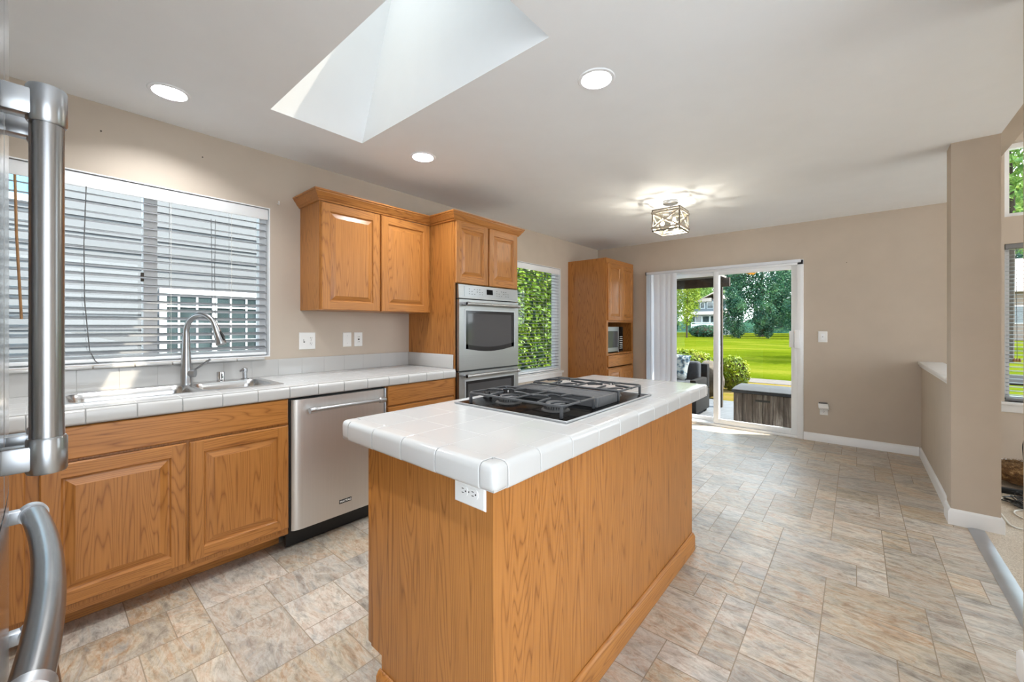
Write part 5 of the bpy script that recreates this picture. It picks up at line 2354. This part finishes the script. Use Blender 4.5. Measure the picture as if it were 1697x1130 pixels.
hwin(.88, 1.90, .90, 1.70, 6, 4, M['darkpane'])
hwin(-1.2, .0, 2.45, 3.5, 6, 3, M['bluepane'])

# ---- grey house across the lawn
hp = at(1172, 76)
t = thing('distant_house', 'grey two storey house with white railed deck across the lawn', 'house', hp)
hx, hy, hz = hp
mb = MB()
mb.box((hx - 2.1, hy - 1, hz), (hx + 3.2, hy + 6, 4.6))
mb.box((hx - 1.4, hy - .6, 4.6), (hx + 3.2, hy + 6, 6.3))
part('house_wall', mb, M['sidingd'], t)
mb = MB()
mb.prism([(hx - 2.5, hy - 1.9, 3.6), (hx - 2.5, hy - .4, 4.5), (hx - 2.5, hy - .4, 4.35), (hx - 2.5, hy - 1.9, 3.45)], (6.2, 0, 0))
mb.prism([(hx - 1.9, hy - 1.1, 5.9), (hx + 1.2, hy - 1.1, 7.6), (hx + 3.9, hy - 1.1, 5.9), (hx + 1.2, hy - 1.1, 7.35)], (0, 7, 0))
mb.prism([(hx - 2.1, hy - 1.0, 5.95), (hx - .4, hy - 1.0, 6.6), (hx + 1, hy - 1.0, 6.6), (hx + 1, hy - 1.0, 5.95)], (0, 4, 0))
part('roof', mb, M['asphtan'], t)
for (a, c, e, f_) in ((-1.7, -.8, 1.9, 3.2), (-.5, .6, 1.9, 3.2), (.9, 1.9, 1.9, 3.2)):
    mb = MB()
    mb.box((hx + a - .1, hy - 1.06, e - .1), (hx + c + .1, hy - 1.0, f_ + .1))
    w_ = part('window', mb, M['vinyl'], t)
    mb = MB()
    mb.box((hx + a, hy - 1.09, e), (hx + c, hy - 1.06, f_))
    part('pane', mb, M['darkpane'], w_)
for (a, c, e, f_) in ((-1.0, -.3, 4.75, 5.7), (.2, 1.2, 4.75, 5.8)):
    mb = MB()
    mb.box((hx + a - .1, hy - .66, e - .1), (hx + c + .1, hy - .6, f_ + .1))
    w_ = part('window', mb, M['vinyl'], t)
    mb = MB()
    mb.box((hx + a, hy - .69, e), (hx + c, hy - .66, f_))
    part('pane', mb, M['darkpane'], w_)
mb = MB()
mb.box((hx - 2.3, hy - 2.2, 1.05), (hx + 3.2, hy - 1.0, 1.2))
for k in range(4):
    mb.box((hx - 2.3 + k * 1.75, hy - 2.2, 1.2), (hx - 2.15 + k * 1.75, hy - 2.1, 2.1))
mb.box((hx - 2.3, hy - 2.2, 1.95), (hx + 3.2, hy - 2.1, 2.1))
mb.box((hx - 2.3, hy - 2.18, 1.3), (hx + 3.2, hy - 2.14, 1.75))
part('deck_railing', mb, M['vinyl'], t)

# ---- house with the tan roof seen from the living room window
hp = at(1700, 44)
t = thing('tan_roof_house', 'house with a pale tan roof seen through the living room blind', 'house', hp)
hx, hy, hz = hp
M['tanwall'] = plain('brown_house_wall', srgb(120, 104, 92), .8, var=.05)
mb = MB()
mb.box((hx - 6, hy, hz), (hx + 9, hy + 8, 5.2))
part('house_wall', mb, M['tanwall'], t)
mb = MB()
mb.prism([(hx - 7, hy - .8, 5.1), (hx - 7, hy + 4, 9.2), (hx - 7, hy + 8.8, 5.1)], (17, 0, 0))
part('roof', mb, M['asphtan'], t)
for a in (-4.5, -1.5, 1.5, 4.5):
    mb = MB()
    mb.box((hx + a, hy - .06, 1.6), (hx + a + 1.6, hy, 3.6))
    w_ = part('window', mb, M['vinyl'], t)
    mb = MB()
    mb.box((hx + a + .1, hy - .09, 1.7), (hx + a + 1.5, hy - .06, 3.5))
    part('pane', mb, M['darkpane'], w_)

t = thing('patio_table', 'dark slatted patio table outside the living room window', 'table', (1.75, 6.75, -.20))
mb = MB()
for k in range(9):
    mb.rbox((1.05, 6.3 + k * .1, .68), (2.55, 6.39 + k * .1, .71), .005)
part('table_top', mb, M['wickerd'], t)
for xx in (1.10, 2.44):
    for yy in (6.35, 7.1):
        mb = MB()
        mb.box((xx, yy, -.20), (xx + .06, yy + .06, .68))
        part('leg', mb, M['wickerd'], t)
t = thing('patio_post', 'dark slim post standing outside the living room window', 'post', (1.36, 7.6, -.20))
mb = MB()
mb.rbox((1.31, 7.58, -.165), (1.39, 7.66, 1.95), .006)
part('post_shaft', mb, M['wickerd'], t)
mb = MB()
mb.rbox((1.27, 7.54, -.20), (1.43, 7.70, -.165), .006)
part('post_base', mb, M['wickerd'], t)
